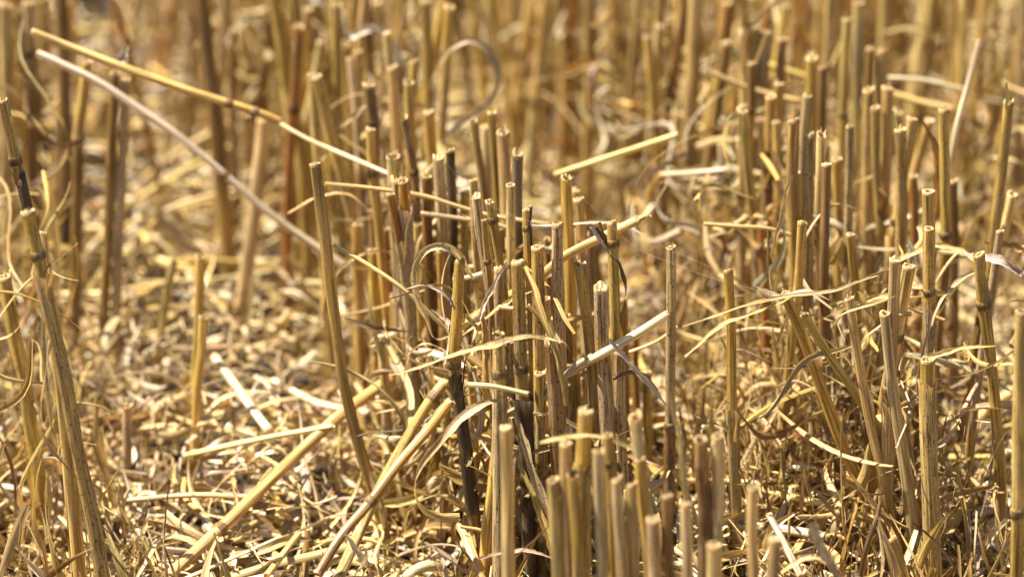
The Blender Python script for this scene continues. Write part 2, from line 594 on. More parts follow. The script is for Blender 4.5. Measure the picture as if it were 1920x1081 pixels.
def ground():
    xs = np.concatenate([np.linspace(-30, -.75, 8), np.linspace(-.7, .7, 141), np.linspace(.75, 30, 8)])
    ys = np.concatenate([np.linspace(-10, .75, 6), np.linspace(.8, 2.8, 201), np.linspace(2.9, 60, 12)])
    X, Y = np.meshgrid(xs, ys, indexing='ij')
    Z = 0.003 * np.sin(X * 60 + np.sin(Y * 40)) * np.sin(Y * 52 + 2) + rng.normal(0, .0012, X.shape) - 0.006
    V = np.stack([X, Y, Z], -1)
    mb = MB(); mb.grid(V, np.zeros(X.shape + (2,)), np.ones(X.shape + (4,)), flip=True)
    o = mb.build('ground', soil_material())
    o['kind'] = 'structure'
    return o


ground()
# ------------------------------------------------------------------ the stalks one can tell apart, read off the photograph
MAX_ROW_STALKS, N_LOOSE = 178, 95
G_MID, G_FRONT, G_LEFT, G_RIGHT = ("stalks of the sharp middle clump", "blurred stalks at the front of the middle clump",
                                   "stalks of the left row", "stalks of the right clump")
MID = [  # pixels from the cut top downwards, width in pixels, colour, label, options
    ([(593, 308), (612, 480), (640, 690), (672, 830), (704, 935)], 20, 'olive', "long bare golden stalk leaning right, standing alone beside the middle clump", dict(d=1.41, speck=.35)),
    ([(693, 160), (700, 240), (704, 420)], 21, 'brown', "dark brown stalk rising behind a shorter golden one, highest of its bunch", dict(h=.163, node=(232,), speck=.8)),
    ([(696, 243), (700, 328), (712, 430), (730, 640), (742, 840)], 17, 'gold', "straight golden stalk with dark joint below its clean top, behind the white straw", dict(h=.160, node=(325,), rim_tone='gold')),
    ([(738, 294), (739, 345), (745, 470)], 22, 'grey', "short grey stalk with a wide flared orange mouth", dict(h=.158, flare=1.28, speck=.8)),
    ([(757, 222), (768, 280), (777, 330), (790, 500), (800, 700)], 15, 'brown', "thin brown stalk with torn bent tip and black joint", dict(h=.165, node=(322,), splinter=2, speck=.9)),
    ([(768, 156), (769, 230), (772, 330)], 20, 'olive', "clean olive stalk behind the torn brown tip", dict(h=.163, speck=.2)),
    ([(734, 128), (740, 200), (748, 300)], 20, 'tan', "pale tan blurred stalk just left of the clean olive one", dict(h=.160, speck=.3)),
    ([(798, 4), (802, 90), (806, 260)], 20, 'olive', "tall olive stalk reaching the top edge beside the big looped leaf", dict(h=.165, speck=.2)),
    ([(757, 340), (760, 395), (768, 560), (775, 720)], 18, 'orange', "orange stalk standing in a split cup-shaped grey sheath", dict(h=.158, sheath=(392, 900, 'grey'), collar=True, speck=.5)),
    ([(733, 364), (743, 420), (757, 500), (772, 640)], 15, 'rust', "reddish brown stalk slanting right below the grey torn sheath", dict(h=.153, sheath=(455, 900, 'grey'), speck=.5)),
    ([(744, 338), (748, 400), (755, 500)], 22, 'grey', "broad grey stub with a frayed crumbling top", dict(d=1.455, splinter=3, speck=.9, jagk=3)),
    ([(823, 296), (828, 420), (838, 640)], 20, 'grey', "plain grey-tan stalk with a pale closed top, left of the dark brown one", dict(h=.158, speck=.5, rim='pith')),
    ([(846, 282), (848, 360), (853, 560)], 16, 'dark', "dark brown stalk with an orange lip behind the middle clump", dict(h=.158, low='brown', speck=.5)),
    ([(887, 338), (890, 420), (896, 560)], 14, 'tan', "thin spotted tan stalk touching the wider striped one", dict(d=1.43, speck=.9)),
    ([(893, 370), (899, 430), (912, 520), (925, 700)], 17, 'grey', "grey striped stalk leaning slightly right with closed pale tip", dict(d=1.405, speck=1.0, rim='pith')),
    ([(918, 379), (924, 412), (936, 490), (950, 600)], 16, 'gold', "golden stalk with grey-brown joint near its top, leaning right", dict(d=1.40, node=(412,), speck=.6)),
    ([(922, 212), (926, 300), (932, 420)], 15, 'olive', "slim olive stalk with a round hollow mouth behind the clump", dict(h=.162, speck=.3)),
    ([(942, 249), (946, 330), (952, 460)], 22, 'tan', "thick pale tan stalk behind the clump, next to the slim hollow one", dict(h=.160, speck=.4)),
    ([(887, 228), (896, 290), (914, 400)], 14, 'olive', "slim olive stalk slanting right, leftmost of the three tall ones behind", dict(h=.164, speck=.3)),
    ([(956, 347), (957, 430), (959, 560)], 15, 'tan', "pale tan stalk left of the blackish one", dict(d=1.425, speck=.5)),
    ([(970, 290), (970, 360), (973, 560)], 18, 'dark', "blackish stalk with a pale crumbling cap", dict(h=.162, speck=.2, low='dark', rim='pith', jagk=2.5)),
    ([(908, 412), (912, 470), (918, 540), (925, 660)], 11, 'gold', "narrow golden stalk wedged between the striped grey and jointed golden ones", dict(d=1.395, node=(490,), low='brown', speck=.4)),
    ([(987, 394), (988, 430), (992, 520), (998, 640)], 14, 'gold', "golden stalk with an uneven notched tip beside a black spike", dict(d=1.40, node=(427,), speck=.4, jagk=3)),
    ([(996, 387), (994, 420), (996, 470)], 5, 'dark', "thin black spike against the notched golden stalk", dict(d=1.398, speck=.2)),
    ([(1007, 464), (1008, 540), (1012, 720)], 22, 'gold', "golden stalk with black specks and a curled split mouth", dict(d=1.385, speck=1.0, low='tan')),
    ([(1043, 421), (1046, 520), (1054, 700)], 21, 'grey', "tall straight grey stalk dotted with black specks", dict(d=1.385, speck=1.0)),
    ([(1061, 334), (1062, 400), (1066, 470), (1070, 640)], 20, 'gold', "bright clean golden stalk, tallest in the middle of the clump", dict(d=1.435, speck=.15, rim_tone='gold')),
    ([(1086, 374), (1089, 410), (1096, 520)], 20, 'tan', "tan stalk with a pale collar close behind the bright golden one", dict(d=1.45, sheath=(438, 900, 'tan'), collar=True, speck=.3)),
    ([(1090, 496), (1096, 560), (1108, 660), (1118, 800)], 20, 'olive', "olive stalk with one long yellow splinter standing on its rim", dict(d=1.385, splinter=1, speck=.8)),
    ([(1147, 417), (1149, 460), (1152, 560), (1156, 700)], 19, 'gold', "golden stalk with a thick joint and two peeled strips", dict(d=1.395, node=(455,), low='olive', speck=.6)),
    ([(1127, 541), (1130, 620), (1138, 800)], 25, 'grey', "thick grey spotted stalk with a white pithy top", dict(d=1.372, speck=1.0, rim='pith', low='tan', rim_tone='pale')),
    ([(1258, 464), (1258, 600), (1257, 760), (1256, 1000)], 17, 'grey', "lone grey upright stalk standing apart at the right of the middle clump", dict(d=1.39, node=(797,), sheath=(800, 1080, 'brown'), speck=1.0)),
    ([(862, 489), (857, 580), (851, 680), (868, 820), (893, 1010), (900, 1090)], 20, 'gold', "golden stalk with blackened lower half, kinked at its joint", dict(d=1.37, node=(682,), sheath=(700, 960, 'dark'), low='brown', speck=.5, rim_tone='gold')),
    ([(970, 491), (973, 600), (979, 720), (990, 860), (996, 1090)], 23, 'olive', "olive stalk over a dark rotten sheath in the middle of the clump", dict(d=1.365, node=(690,), sheath=(745, 1090, 'dark'), collar=True, speck=.5)),
    ([(937, 505), (935, 600), (930, 760)], 22, 'grey', "grey-tan stalk half hidden behind the bundled husk", dict(d=1.40, speck=.7)),
    ([(934, 627), (935, 700), (936, 800), (938, 1000)], 22, 'tan', "short tan stalk with a ragged grey sheath under its joint", dict(d=1.35, node=(700,), sheath=(722, 1090, 'grey'), speck=.6)),
    ([(1038, 640), (1042, 760), (1050, 900), (1058, 1090)], 30, 'brown', "thick brown-topped stalk with a torn black split at the tip", dict(d=1.345, low='tan', speck=1.0, splinter=2, jagk=3)),
    ([(905, 620), (902, 760), (905, 900)], 18, 'tan', "tan stalk in shade below the leaf blade, left of the short jointed one", dict(d=1.43, speck=.5)),
    ([(1060, 590), (1066, 700), (1075, 900)], 17, 'brown', "brown stalk in the shade behind the white slanting straw", dict(d=1.43, speck=.6)),
    ([(1168, 560), (1172, 700), (1178, 900)], 15, 'rust', "rusty thin stalk in the shade behind the twisted black leaf", dict(d=1.46, speck=.5)),
    ([(938, 760), (930, 870), (912, 1050)], 26, 'gold', "bent golden straw stalk slanting down behind the pale blurred one", dict(d=1.36, speck=.3, low='gold')),
    ([(742, 560), (744, 700), (748, 860)], 26, 'gold', "thick golden stalk in the shade left of the looped leaf", dict(d=1.47, speck=.3)),
    ([(700, 470), (705, 640), (712, 850)], 20, 'olive', "olive stalk in shade between the lone leaning stalk and the clump", dict(d=1.50, speck=.4)),
    ([(800, 330), (806, 520), (816, 800)], 19, 'brown', "brown stalk in shade inside the big leaf loop", dict(d=1.47, speck=.6)),
    ([(871, 360), (872, 480), (880, 700)], 14, 'olive', "slim olive stalk between the dark brown and the spotted tan ones", dict(d=1.475, speck=.4)),
    ([(1107, 420), (1112, 560), (1120, 760)], 15, 'brown', "narrow brown stalk in the gap behind the yellow splinter", dict(d=1.49, speck=.6)),
    # lower stalks packed between and behind the ones above
    ([(716, 640), (722, 760), (730, 930), (736, 1090)], 18, 'tan', "tan stalk in shade just right of the lone leaning stalk", dict(d=1.44, speck=.5)),
    ([(768, 610), (772, 760), (778, 960)], 17, 'rust', "rusty brown stalk in shade under the small arching leaf", dict(d=1.45, speck=.6)),
    ([(812, 690), (814, 820), (822, 1000)], 19, 'gold', "golden stalk in shade behind the black-jointed leaning straw", dict(d=1.43, speck=.4, low='brown')),
    ([(838, 660), (836, 800), (832, 1000)], 15, 'olive', "slim olive stalk left of the blackened kinked one", dict(d=1.42, speck=.5)),
    ([(884, 690), (888, 820), (892, 1000)], 17, 'tan', "tan stalk between the blackened kinked one and the ragged-sheathed one", dict(d=1.40, speck=.6)),
    ([(912, 640), (914, 800), (918, 1000)], 15, 'gold', "slim golden stalk hidden behind the short ragged-sheathed one", dict(d=1.41, speck=.4)),
    ([(958, 640), (962, 800), (966, 1000)], 17, 'grey', "grey stalk between the ragged-sheathed and dark-sheathed stalks", dict(d=1.40, speck=.9)),
    ([(1012, 700), (1014, 830), (1018, 1060)], 19, 'olive', "olive stalk left of the thick brown-topped one, behind the folded leaf", dict(d=1.375, speck=.6)),
    ([(1024, 560), (1028, 720), (1036, 960)], 16, 'tan', "tan stalk between the black-specked golden one and the tall grey one", dict(d=1.41, speck=.6)),
    ([(1078, 690), (1082, 820), (1088, 1060)], 18, 'tan', "tan stalk right of the brown-topped one, crossing the thick white straw", dict(d=1.40, speck=.7)),
    ([(1110, 700), (1114, 850), (1120, 1060)], 18, 'brown', "brown stalk in shade under the thick white straw", dict(d=1.42, speck=.6)),
    ([(1160, 660), (1165, 800), (1172, 1050)], 20, 'grey', "grey stalk with dark streaks right of the pithy one, crossed by lilac strip", dict(d=1.38, speck=1.0)),
    ([(1190, 620), (1194, 760), (1200, 980)], 14, 'rust', "thin rusty stalk in shade right of the twisted black leaf", dict(d=1.47, speck=.5)),
    ([(1212, 700), (1216, 840), (1222, 1040)], 16, 'olive', "slim olive stalk in shade behind the dark arching leaf", dict(d=1.45, speck=.5)),
    ([(668, 420), (674, 600), (684, 840)], 18, 'gold', "golden stalk in shade close behind the lone leaning stalk", dict(d=1.53, speck=.3)),
    ([(722, 430), (728, 620), (738, 840)], 17, 'rust', "rusty stalk in shade below the golden dark-jointed one", dict(d=1.51, speck=.4)),
    ([(782, 420), (788, 600), (796, 860)], 18, 'tan', "tan stalk in shade behind the looped leaf's left side", dict(d=1.49, speck=.5)),
    ([(828, 470), (832, 640), (838, 880)], 16, 'gold', "golden stalk in shade in the middle of the looped leaf", dict(d=1.46, speck=.4)),
    ([(940, 430), (944, 560), (950, 760)], 14, 'rust', "thin rusty stalk between the pale tan and jointed golden ones", dict(d=1.46, speck=.5)),
    ([(1026, 450), (1030, 560), (1036, 740)], 13, 'brown', "thin brown stalk in the gap left of the tall grey one", dict(d=1.47, speck=.5)),
]
FRONT = [
    ([(950, 801), (952, 900), (955, 1090)], 24, 'pale', "smooth pale blurred stalk with a rounded top before the dark sheath", dict(h=.128, rim='pith', speck=.1, rim_tone='pale')),
    ([(1094, 772), (1092, 870), (1092, 1090)], 28, 'gold', "thick golden blurred stalk with a brown joint, tallest of the front bunch", dict(h=.136, node=(880,), low='tan', speck=.5, rim='pith', sheath=(872, 1090, 'tan'))),
    ([(1060, 832), (1062, 930), (1068, 1090)], 22, 'tan', "tan blurred stalk with a pink mouth beside the thick golden one", dict(h=.132, speck=.5)),
    ([(1138, 816), (1140, 870), (1152, 1090)], 18, 'gold', "golden blurred stalk with one almost black joint", dict(h=.130, node=(868,), speck=.3, rim_tone='gold')),
    ([(1121, 848), (1124, 930), (1130, 1090)], 23, 'grey', "greyish blurred stalk with a ragged orange tip", dict(h=.130, speck=.4, jagk=3)),
    ([(1190, 782), (1200, 860), (1216, 980), (1228, 1090)], 24, 'pale', "pale golden blurred stalk leaning right behind the short orange one", dict(h=.140, speck=.2)),
    ([(1198, 860), (1203, 920), (1212, 1000), (1220, 1090)], 20, 'gold', "short golden blurred stalk with an orange lip, before the leaning pale one", dict(h=.125, speck=.3, low='orange')),
    ([(1184, 908), (1185, 1000), (1188, 1090)], 22, 'tan', "low tan blurred stalk with a dark red hollow", dict(h=.118, rim_tone='rust', speck=.2)),
    ([(1226, 975), (1227, 1030), (1230, 1090)], 26, 'grey', "lowest grey-brown blurred stub at the foot of the front bunch", dict(h=.112, speck=.5, rim='pith', jagk=3)),
    ([(1313, 824), (1314, 870), (1320, 980), (1322, 1090)], 24, 'orange', "orange-topped stalk over a dark brown wrinkled sheath", dict(h=.130, sheath=(874, 1090, 'brown'), low='brown', speck=.4)),
    ([(1347, 818), (1346, 900), (1342, 1000), (1340, 1090)], 24, 'pale', "pale yellow blurred stalk right of the orange-topped one", dict(h=.131, speck=.15, low='olive')),
    ([(1411, 914), (1411, 990), (1413, 1090)], 22, 'tan', "tan blurred stalk standing apart at the right of the front bunch", dict(h=.125, speck=.2, low='gold')),
    ([(1450, 1010), (1450, 1090)], 26, 'tan', "short tan blurred stub low at the bottom edge, right of the others", dict(h=.118, speck=.3, rim='pith')),
    ([(1339, 1022), (1340, 1090)], 27, 'tan', "short blurred stub with a pink-grey mouth below the pale yellow stalk", dict(h=.112, speck=.2)),
    ([(1286, 945), (1288, 1090)], 22, 'pale', "pale blurred stub under the pointed standing leaf", dict(h=.120, speck=.1, rim='pith')),
    ([(1036, 900), (1040, 980), (1046, 1090)], 22, 'tan', "low tan blurred stalk at the left of the front bunch", dict(h=.118, speck=.4)),
    ([(1076, 890), (1080, 980), (1086, 1090)], 22, 'gold', "low golden blurred stalk squeezed beside the pink-mouthed one", dict(h=.121, speck=.3)),
    ([(1158, 900), (1162, 980), (1168, 1090)], 22, 'grey', "low grey blurred stalk behind the dark red hollow one", dict(h=.122, speck=.6)),
    ([(1250, 930), (1252, 1000), (1256, 1090)], 20, 'brown', "low brown blurred stalk between the grey-brown stub and pale stub", dict(h=.121, speck=.6)),
]
LEFT = [
    ([(54, 398), (63, 440), (73, 480), (92, 580), (118, 700), (150, 860), (192, 1090)], 21, 'gold', "long golden stalk with flared top and dark joint, bowed along the left edge", dict(d=1.33, node=(478,), sheath=(508, 1090, 'olive'), collar=True, flare=1.2, low='olive', speck=.7, rim='pith')),
    ([(81, 436), (85, 480), (93, 540), (108, 700)], 13, 'pale', "slim pale stalk tucked behind the long flared one", dict(d=1.36, speck=.1, node=(498,))),
    ([(104, 640), (118, 760), (136, 920), (152, 1090)], 22, 'olive', "smooth olive stalk running down beside the long flared one", dict(d=1.34, speck=.3)),
    ([(12, 10), (13, 150), (16, 420)], 24, 'tan', "tan blurred stalk at the upper left corner", dict(h=.160)),
    ([(54, 6), (58, 90), (63, 210), (62, 420)], 20, 'olive', "olive blurred stalk with an orange-brown lower side near the upper left corner", dict(h=.160, node=(100,), low='brown')),
    ([(116, -20), (120, 120), (124, 300), (126, 460)], 22, 'brown', "dark brown blurred stalk crossing behind the two long slanting straws", dict(h=.165, low='dark')),
    ([(164, 116), (157, 180), (146, 262), (142, 480)], 20, 'gold', "golden blurred stalk with its lower joint, slanting left above it", dict(h=.158, node=(262,), low='brown')),
    ([(216, 138), (211, 260), (204, 380), (196, 540)], 17, 'brown', "brown blurred stalk with an orange tip under the white leaf scrap", dict(h=.158, low='brown')),
    ([(236, 150), (231, 280), (222, 470)], 17, 'grey', "grey blurred stalk paired closely with the orange-tipped brown one", dict(h=.155)),
    ([(4, 188), (22, 270), (40, 340), (52, 390)], 20, 'olive', "stalk slanting in from the left edge with a blackened lower part", dict(d=1.40, low='dark', node=(300,))),
    ([(376, 482), (373, 560), (368, 700), (366, 760)], 17, 'gold', "golden-brown stalk standing alone in the straw hollow, taller of two", dict(d=1.50, speck=.2)),
    ([(381, 596), (377, 660), (371, 740)], 16, 'gold', "shorter golden-brown stub in front of its taller twin in the straw hollow", dict(d=1.47, speck=.2)),
    ([(376, -30), (390, 110), (404, 220), (415, 330)], 26, 'brown', "brown blurred stalk leaning right, left of the tall olive pair at the top", dict(h=.168, low='olive')),
    ([(512, -30), (534, 110), (560, 260), (572, 420)], 24, 'olive', "wide olive blurred stalk leaning right across the top edge", dict(h=.170)),
    ([(586, 140), (592, 220), (600, 330)], 19, 'tan', "pale tan blurred stalk with a clean top right of the wide olive one", dict(h=.158)),
    ([(630, 10), (632, 120), (636, 300)], 17, 'olive', "olive blurred stalk with bright lip near the top edge, left of the frayed white leaf", dict(h=.165)),
    ([(497, 225), (480, 360), (462, 500), (448, 600)], 26, 'pale', "wide pale blurred stalk slanting down left through the hollow", dict(d=1.62)),
    ([(325, 486), (312, 560), (303, 615)], 15, 'yellow', "yellow stub leaning right in the straw hollow", dict(d=1.56)),
    ([(438, 60), (436, 180), (440, 300)], 14, 'brown', "thin brown blurred stalk between the two right-leaning ones at the top", dict(d=1.72)),
    ([(10, 520), (30, 640), (60, 800), (78, 960)], 24, 'gold', "golden-brown blurred stalk slanting right low at the left edge", dict(d=1.42)),
    ([(240, 760), (238, 860), (232, 930)], 17, 'grey', "grey blurred stub in the litter right of the long flared stalk", dict(d=1.46, low='grey')),
]
RIGHT = [
    ([(1408, 120), (1407, 200), (1404, 420), (1408, 700), (1420, 890)], 15, 'brown', "brown stalk with golden tip and loose peel, first on the clump's left flank", dict(h=.163, node=(205,), low='gold', splinter=1)),
    ([(1397, 60), (1396, 200), (1394, 480), (1398, 720)], 20, 'tan', "tall tan blurred stalk behind the golden-tipped brown one", dict(h=.163)),
    ([(1436, 62), (1432, 160), (1428, 400)], 18, 'grey', "dark grey blurred stalk right of the tall tan one", dict(h=.163)),
    ([(1465, 74), (1463, 160), (1460, 400)], 17, 'brown', "brown blurred stalk with golden cap among the bright yellow straws", dict(h=.160)),
    ([(1462, 158), (1460, 260), (1458, 420)], 17, 'olive', "short olive stalk with a round golden knob top", dict(h=.156, rim='pith', rim_tone='gold')),
    ([(1446, 182), (1443, 280), (1440, 420), (1446, 640)], 18, 'gold', "clean golden stalk over a dark joint with a raised leaf stub", dict(h=.155, node=(283,), sheath=(290, 720, 'brown'), speck=.2)),
    ([(1487, 226), (1488, 360), (1491, 640), (1496, 800)], 22, 'olive', "thick clean olive stalk at the front of the right clump", dict(d=1.46, speck=.3)),
    ([(1515, 256), (1515, 400), (1518, 640)], 20, 'grey', "grey spotted stalk with a crumbling orange rim", dict(d=1.46, speck=.9, jagk=3)),
    ([(1542, 254), (1539, 330), (1536, 410), (1545, 560), (1548, 700)], 18, 'pale', "pale golden stalk above a dark collar and brown withered sheath", dict(d=1.45, node=(408,), sheath=(418, 760, 'brown'), collar=True, speck=.4)),
    ([(1522, 110), (1521, 200), (1522, 420)], 22, 'olive', "wide dark olive stalk, tall at the back of the right clump", dict(h=.160, speck=.5)),
    ([(1542, 128), (1539, 220), (1536, 400)], 14, 'brown', "narrow brown stalk against the wide dark olive one", dict(h=.158)),
    ([(1593, 238), (1591, 330), (1588, 560)], 15, 'grey', "narrow grey-brown stalk with black streak in the right clump", dict(d=1.475, speck=1.0)),
    ([(1627, 170), (1626, 300), (1624, 560)], 21, 'tan', "tan stalk with rusty spots beside the olive one in the right clump", dict(h=.160, speck=.8)),
    ([(1642, 203), (1645, 330), (1652, 560)], 17, 'olive', "slim olive stalk leaning left at the top, before the spotted tan one", dict(h=.158, speck=.5)),
    ([(1665, 166), (1662, 260), (1658, 420)], 20, 'tan', "plain tan stalk with a pale rim behind the slim olive one", dict(h=.160)),
    ([(1657, 98), (1654, 180), (1650, 300)], 20, 'tan', "tan blurred stalk with an orange rim, highest of the tan three", dict(h=.160)),
    ([(1632, 92), (1628, 180), (1624, 300)], 16, 'brown', "grey-brown blurred stalk left of the orange-rimmed tan one", dict(h=.162)),
    ([(1689, 243), (1689, 400), (1688, 640), (1690, 800)], 21, 'olive', "tall olive-grey stalk with a dark scar and peeling rim", dict(d=1.465, speck=.8, splinter=1)),
    ([(1769, 208), (1771, 330), (1772, 480), (1755, 680), (1740, 860)], 18, 'olive', "olive-brown stalk bending left low down, beside the frayed brown leaf", dict(d=1.47, node=(440,), speck=.5, low='brown')),
    ([(1890, 193), (1878, 320), (1860, 470), (1832, 640), (1806, 780), (1780, 960)], 19, 'olive', "long olive stalk leaning right near the right edge with a hair on its tip", dict(d=1.46, node=(520,), low='brown', speck=.5, splinter=1)),
    ([(1609, 6), (1609, 120), (1606, 260)], 20, 'yellow', "bright yellow blurred stalk near the top edge, lightest of all", dict(h=.162, speck=0)),
    ([(1739, 674), (1740, 800), (1744, 940), (1750, 1090)], 26, 'gold', "golden-topped stalk with a bent-over tongue before the right clump", dict(d=1.35, low='tan', speck=.6, sheath=(712, 1090, 'tan'))),
    ([(1917, 585), (1912, 760), (1906, 1090)], 24, 'tan', "tan blurred stalk cut by the right edge", dict(d=1.30, low='olive', node=(960,))),
    ([(1470, 552), (1500, 620), (1545, 740), (1590, 860), (1622, 930)], 20, 'gold', "golden stalk fallen aslant to the right from a pointed tip", dict(d=1.385, speck=.4)),
    ([(1508, 590), (1545, 650), (1600, 730), (1660, 830), (1720, 960)], 16, 'olive', "olive stalk lying aslant beside the pointed golden one", dict(d=1.375, speck=.3)),
    ([(1592, 560), (1605, 640), (1630, 780), (1660, 920), (1690, 1060)], 17, 'tan', "tan slanting stalk with a white ringed top before the right clump", dict(d=1.37, speck=.3, low='gold')),
    ([(1658, 588), (1674, 720), (1698, 880), (1722, 1085)], 20, 'grey', "grey-white slanting stalk, palest before the right clump", dict(d=1.36, speck=.3)),
    ([(1683, 600), (1690, 720), (1706, 860), (1730, 1000)], 17, 'grey', "dull grey slanting stalk behind the grey-white one", dict(d=1.40, speck=.8, low='brown')),
    ([(1748, 470), (1738, 600), (1722, 760), (1706, 900)], 16, 'brown', "brown stalk slanting left behind the arching leaf", dict(d=1.42, speck=.5)),
    ([(1595, 890), (1580, 960), (1548, 1040)], 20, 'olive', "short olive stub leaning right under the withered tangle", dict(d=1.40, node=(985,))),
    ([(1672, 1010), (1690, 1060)], 18, 'gold', "short pointed golden stub at the bottom edge under the slanting stalks", dict(d=1.33)),
    ([(1786, 340), (1788, 500), (1786, 720)], 18, 'brown', "brown stalk in shade right of the bending olive-brown one", dict(d=1.52, low='rust')),
    ([(1570, 300), (1572, 450), (1574, 700)], 18, 'olive', "olive stalk in shade between collar stalk and streaked grey one", dict(d=1.52)),
    ([(1430, 420), (1432, 560), (1440, 800)], 17, 'rust', "rusty stalk in shade at the clump's left flank", dict(d=1.51)),
    ([(1713, 330), (1716, 480), (1722, 720)], 16, 'rust', "thin rusty stalk in shade right of the scarred olive-grey one", dict(d=1.53)),
    ([(1306, -40), (1302, 80), (1296, 230), (1288, 420)], 28, 'tan', "widest tan blurred stalk crossing the top edge left of the right clump", dict(h=.172)),
    ([(1106, -30), (1106, 120), (1104, 300)], 20, 'olive', "olive blurred stalk at the top edge above the middle clump", dict(d=1.74)),
]
hero_xy = []
for tab, grp in ((MID, G_MID), (FRONT, G_FRONT), (LEFT, G_LEFT), (RIGHT, G_RIGHT)):
    for pts, wp, tn, lab, kw in tab:
        o = stalk(pts, wp * (1.02 if grp == G_FRONT else 1.07), tn, lab, group=grp, **kw)
        hero_xy.append((o.location[0], o.location[1]))

